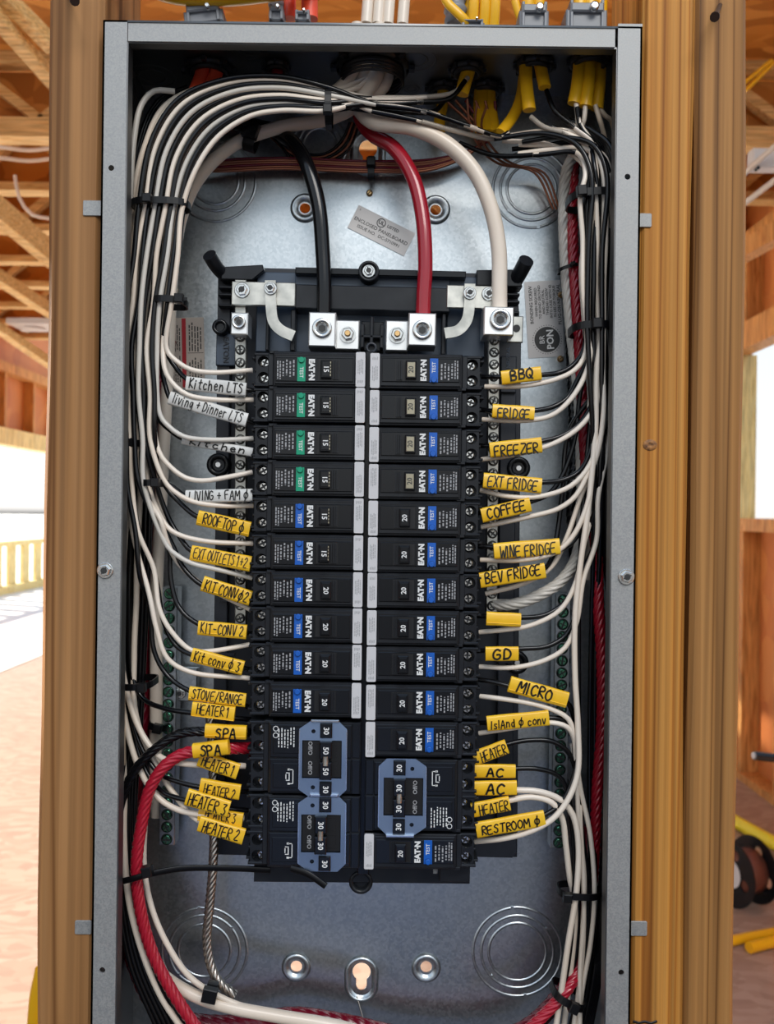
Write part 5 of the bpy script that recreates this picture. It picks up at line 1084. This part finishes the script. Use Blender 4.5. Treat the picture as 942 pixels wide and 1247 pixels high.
clamp(232, 22, 30, 48, 22, 'grey metal cable clamp above the panel at the left, under the fat yellow cable', 0.12); clamp(321, 19, 34, 18, 18, 'narrow grey clamp around the left ribbed conduit', 0.0); clamp(353, 22, 30, 18, 12, 'small grey clamp in front of the red tube')
clamp(560, 26, 40, 30, 8, 'flat grey clamp at the foot of the yellow cables'); clamp(635, 14, 28, 36, 30, 'large grey clamp above the panel, left of the two large ones'); clamp(699, 12, 28, 50, 34, 'large grey clamp above the right corner of the panel')
# ------------------------------------------------------------------ cable ties
def tie(label, px, py, d, wpx, deep, ang=0.0, head=0.25, bw=8, tail=0):
    s = S(d*mm); t = top('cable_tie', label, 'cable tie', frame(px, py, d*mm, ang), group='black cable ties')
    a = wpx*s/2; b = deep*mm/2; hb = bw*s/2; n = 28; vs = []; fs = []
    for k in range(n):
        q = 2*PI*k/n; ex = 0.7
        cx = math.copysign(abs(math.cos(q))**ex, math.cos(q)); sy = math.copysign(abs(math.sin(q))**ex, math.sin(q))
        for rr_, yy in ((0, -hb), (0, hb), (-0.0011, hb), (-0.0011, -hb)): vs.append(((a+rr_)*cx, yy, -b+(b+rr_)*sy))
    for k in range(n):
        j = (k+1) % n
        for i in range(4): l = (i+1) % 4; fs.append((k*4+i, j*4+i, j*4+l, k*4+l))
    part('strap', MB().add(vs, fs, 0), tie_m, t)
    hx = a*head; part('head', MB().box(hx-hb*1.3, hx+hb*1.3, -hb*1.35, hb*1.35, -0.001, 0.0045, 0, 0.0006), tie_m, t)
    if tail: part('tail', MB().box(hx+hb, hx+hb+tail*s, -hb*0.5, hb*0.5, 0.001, 0.002, 0), tie_m, t)
    return t
tie('tie around the wires arching over the top, left of centre', 386.5, 125, 20, 46, 26, PI/2, head=-0.5)
tie('uppermost tie of the left gutter bundle', 181, 250, 18, 72, 26, 0.0, head=-0.3); tie('tie of the left bundle beside the warning sticker', 196, 370, 19, 40, 28, -0.05, head=0.8, tail=6)
tie('small tie near the left flange above the green-button breakers row', 157, 547, 27, 18, 20, 0); tie('tie of the left bundle above the ROOFTOP sleeve', 183, 595, 19, 30, 30, 0, head=0.4)
tie('tie beside the STOVE sleeve at the left edge', 167, 845, 26, 38, 40, 0.05, head=0.6); tie('tie on the white feeder end beside the SPA sleeve', 196, 893, 62, 24, 20, -0.2)
tie('slanted tie on the thick white feeder at the top left', 293, 168, 54, 30, 16, PI/2-0.3, bw=14); tie('tie on the copper grounds behind the red feeder', 441, 203, 80, 30, 10, PI/2)
tie('uppermost tie of the right gutter bundle', 713, 226, 18, 52, 40, 0.1, head=-0.6, bw=9); tie('thin tie on the red cable in the right gutter', 686, 318, 54, 26, 18, 0.3, bw=4)
tie('tie of the right bundle beside the round badge sticker', 720, 388, 18, 50, 42, 0.05, head=0.0, bw=9); tie('tie of the lower right bundle', 720, 1087, 28, 52, 24, -0.04, head=-0.7)
tie('slanted tie at the bottom right on the bright red cable', 711, 1219, 30, 44, 30, -0.42, head=0.1, bw=9); tie('square black tie on the ground conductor at the bottom', 270, 1218, 34, 20, 14, PI/2-0.2, bw=13)
t = top('cable_tie', 'long black strap reaching from the red cable to under the breakers', 'cable tie', frame(168, 1076, 0.02), group='black cable ties'); ti = t.matrix_world.inverted()
def strap_mesh(pts, w_=0.0019, t_=0.0006): return MB().tube(smooth_path([P(x, y, d*mm) for x, y, d in pts], 0.004), 1.0, 8, flat=(t_, w_))
part('strap', strap_mesh([(146, 1082, 40), (156, 1082, 24), (172, 1078, 20), (192, 1072, 20), (230, 1064, 24), (290, 1062, 28), (340, 1063, 27)], 0.0024, 0.0008), tie_m, t, ti)
part('head', MB().box(-0.0035, 0.0035, -0.0035, 0.0035, -0.002, 0.005, 0, 0.0006), tie_m, t, ti @ frame(191, 1067, 0.019, 0.2))
t = top('cable_tie', 'black tie tail sticking out below the left tandem breaker', 'cable tie', frame(392, 1072, 0.02), group='black cable ties'); ti = t.matrix_world.inverted()
part('tail', strap_mesh([(365, 1060, 14), (385, 1066, 11), (408, 1081, 10)], 0.0024, 0.0010), tie_m, t, ti)
# ------------------------------------------------------------------ things on the floor and hanging behind
def floor_pt(px, py):
    dx, dy = px-471.0, py-623.5; v = dx*SR+dy*CR; u = dx*CR-dy*SR; s = CAMZ/v; return Vector((u*s, s*F-D0, 0))
c = floor_pt(915, 1090); t = top('cable_spool', 'black plastic cable spool standing on the floor at the right', 'spool', T((c.x, c.y, 0)))
Mx = T((0, 0, 0.115)) @ Rz(0.35) @ Matrix.Rotation(PI/2, 4, 'Y')
m_ = MB(); me = plate_holes('spool_flange', circ(0, 0, 0.115, 36), [circ(0.07*math.cos(a), 0.07*math.sin(a), 0.02, 14) for a in (0.3, 1.87, 3.44, 5.0)]+[circ(0, 0, 0.016, 14)], -0.003, 0.003, blk2)
new('spool_flange', me, t, Mx @ T((0, 0, 0.05))); new('spool_flange', me, t, Mx @ T((0, 0, -0.05)))
part('wound_cable', MB().lathe([(0.03, -0.045), (0.075, -0.045), (0.078, 0), (0.075, 0.045), (0.03, 0.045)], n=30), mat('brown_wound_cable', (0.16, 0.05, 0.03), 0.5), t, Mx)
part('paper_label', MB().lathe([(0.05, 0.0535), (0.05, 0.0540)], n=24), whitep, t, Mx @ T((0, 0, -0.108)))
def floor_cable(label, pts, m, r, cat='cable', nm='jacketed_cable', g='yellow cables lying on the floor at the right'):
    q = smooth_path([floor_pt(x, y)+Vector((0, 0, r)) for x, y in pts], 0.03); top(nm, label, cat, data=MB().tube(q, r, 10).mesh(nm, m), group=g)
yel2 = mat('bright_yellow_rail', (0.85, 0.72, 0.02), 0.4)
floor_cable('upper bright yellow rail on the floor right of the studs', [(880, 985), (905, 998), (950, 1022), (1010, 1050)], yel2, 0.028, 'rail', 'floor_rail', None)
floor_cable('short yellow pipe lying below the spool, upper one', [(870, 1152), (905, 1141), (965, 1128)], w_yel, 0.016); floor_cable('short yellow pipe lying below the spool, with open end', [(925, 1150), (950, 1143), (1000, 1132)], w_yel, 0.018)
floor_cable('thin yellow cable crossing the floor behind the spool', [(930, 1054), (950, 1048), (1000, 1030)], w_yel, 0.010)
a = P(926, 909, 1.9); b = P(990, 915, 1.9); t = top('black_handle', 'black rod with a pale tip poking in from the right edge', 'handle', T(a)); ti = t.matrix_world.inverted()
part('grip', MB().tube([a, b], 0.012, 14), blk2, t, ti); part('tip', MB().tube([a+Vector((-0.006, 0, 0)), a], 0.009, 14), print_g, t, ti)
q = [P(58, 1262, 0.35), P(60, 1225, 0.35), P(66, 1190, 0.35)]
top('yellow_strap', 'sliver of yellow strap beside the foot of the left stud', 'strap', data=MB().tube(smooth_path(q, 0.01), 0.008, 10).mesh('yellow_strap', w_yel))
for k, (y, d, s_) in enumerate(((192, 2.5, 'upper'), (205, 2.6, 'lower'))):
    q = smooth_path([P(-60, y-6, d), P(0, y, d), P(25, y+2, d), P(60, y-3, d)], 0.05); top('ceiling_cable', '%s white cable slung under the trusses at the left' % s_, 'cable', data=MB().tube(q, 0.007, 8).mesh('ceiling_cable', w_white))
q = smooth_path([P(8, 225, 2.4), P(14, 252, 2.4), P(30, 272, 2.4), P(60, 277, 2.4)], 0.04); top('ceiling_cable', 'white cable looping down in front of the left trusses', 'cable', data=MB().tube(q, 0.006, 8).mesh('ceiling_cable', w_white))
for k, (x0, y0, x1, y1, s_) in enumerate(((880, 215, 960, 140, 'upper'), (880, 250, 965, 182, 'lower'))):
    m_ = MB().tube([P(x0, y0, 2.2), P(x1, y1, 2.0)], 0.009, 10); top('metal_pipe', '%s pale pipe slanting under the ceiling at the right' % s_, 'pipe', data=m_.mesh('metal_pipe', w_grey))
t = top('junction_plate', 'grey-white metal box fixed under the ceiling at the right', 'electrical box', frame(930, 180, 2.15)); part('box_body', MB().box(-0.06, 0.09, -0.03, 0.03, -0.05, 0, 0, 0.004), conn if False else mat('pale_metal', (0.6, 0.62, 0.64), 0.5), t); part('box_nipple', MB().lathe([(0.006, 0), (0.006, 0.02)], n=12), blk2, t, T((-0.045, -0.032, -0.02)))
for k, (x, y) in enumerate(((922, 70), (905, 88))):
    pass
for k in range(2):
    q = [P(884+10*k, 98+2*k, 2.4), P(925+6*k, 62, 2.4)]; top('ceiling_cable', '%s yellow cable slanting in the truss at the right' % ['left', 'right'][k], 'cable', data=MB().tube(smooth_path(q, 0.05), 0.007, 8).mesh('ceiling_cable', w_yel))
t = top('ceiling_lamp', 'flat white lamp fitting under the ceiling at the left', 'lamp', T(P(36, 407, 3.6))); part('fitting', MB().box(-0.09, 0.12, -0.1, 0.1, -0.012, 0.015, 0, 0.004), whitep, t); part('lens', MB().lathe([(0.05, -0.02), (0.05, -0.012)], n=20), whitep, t)
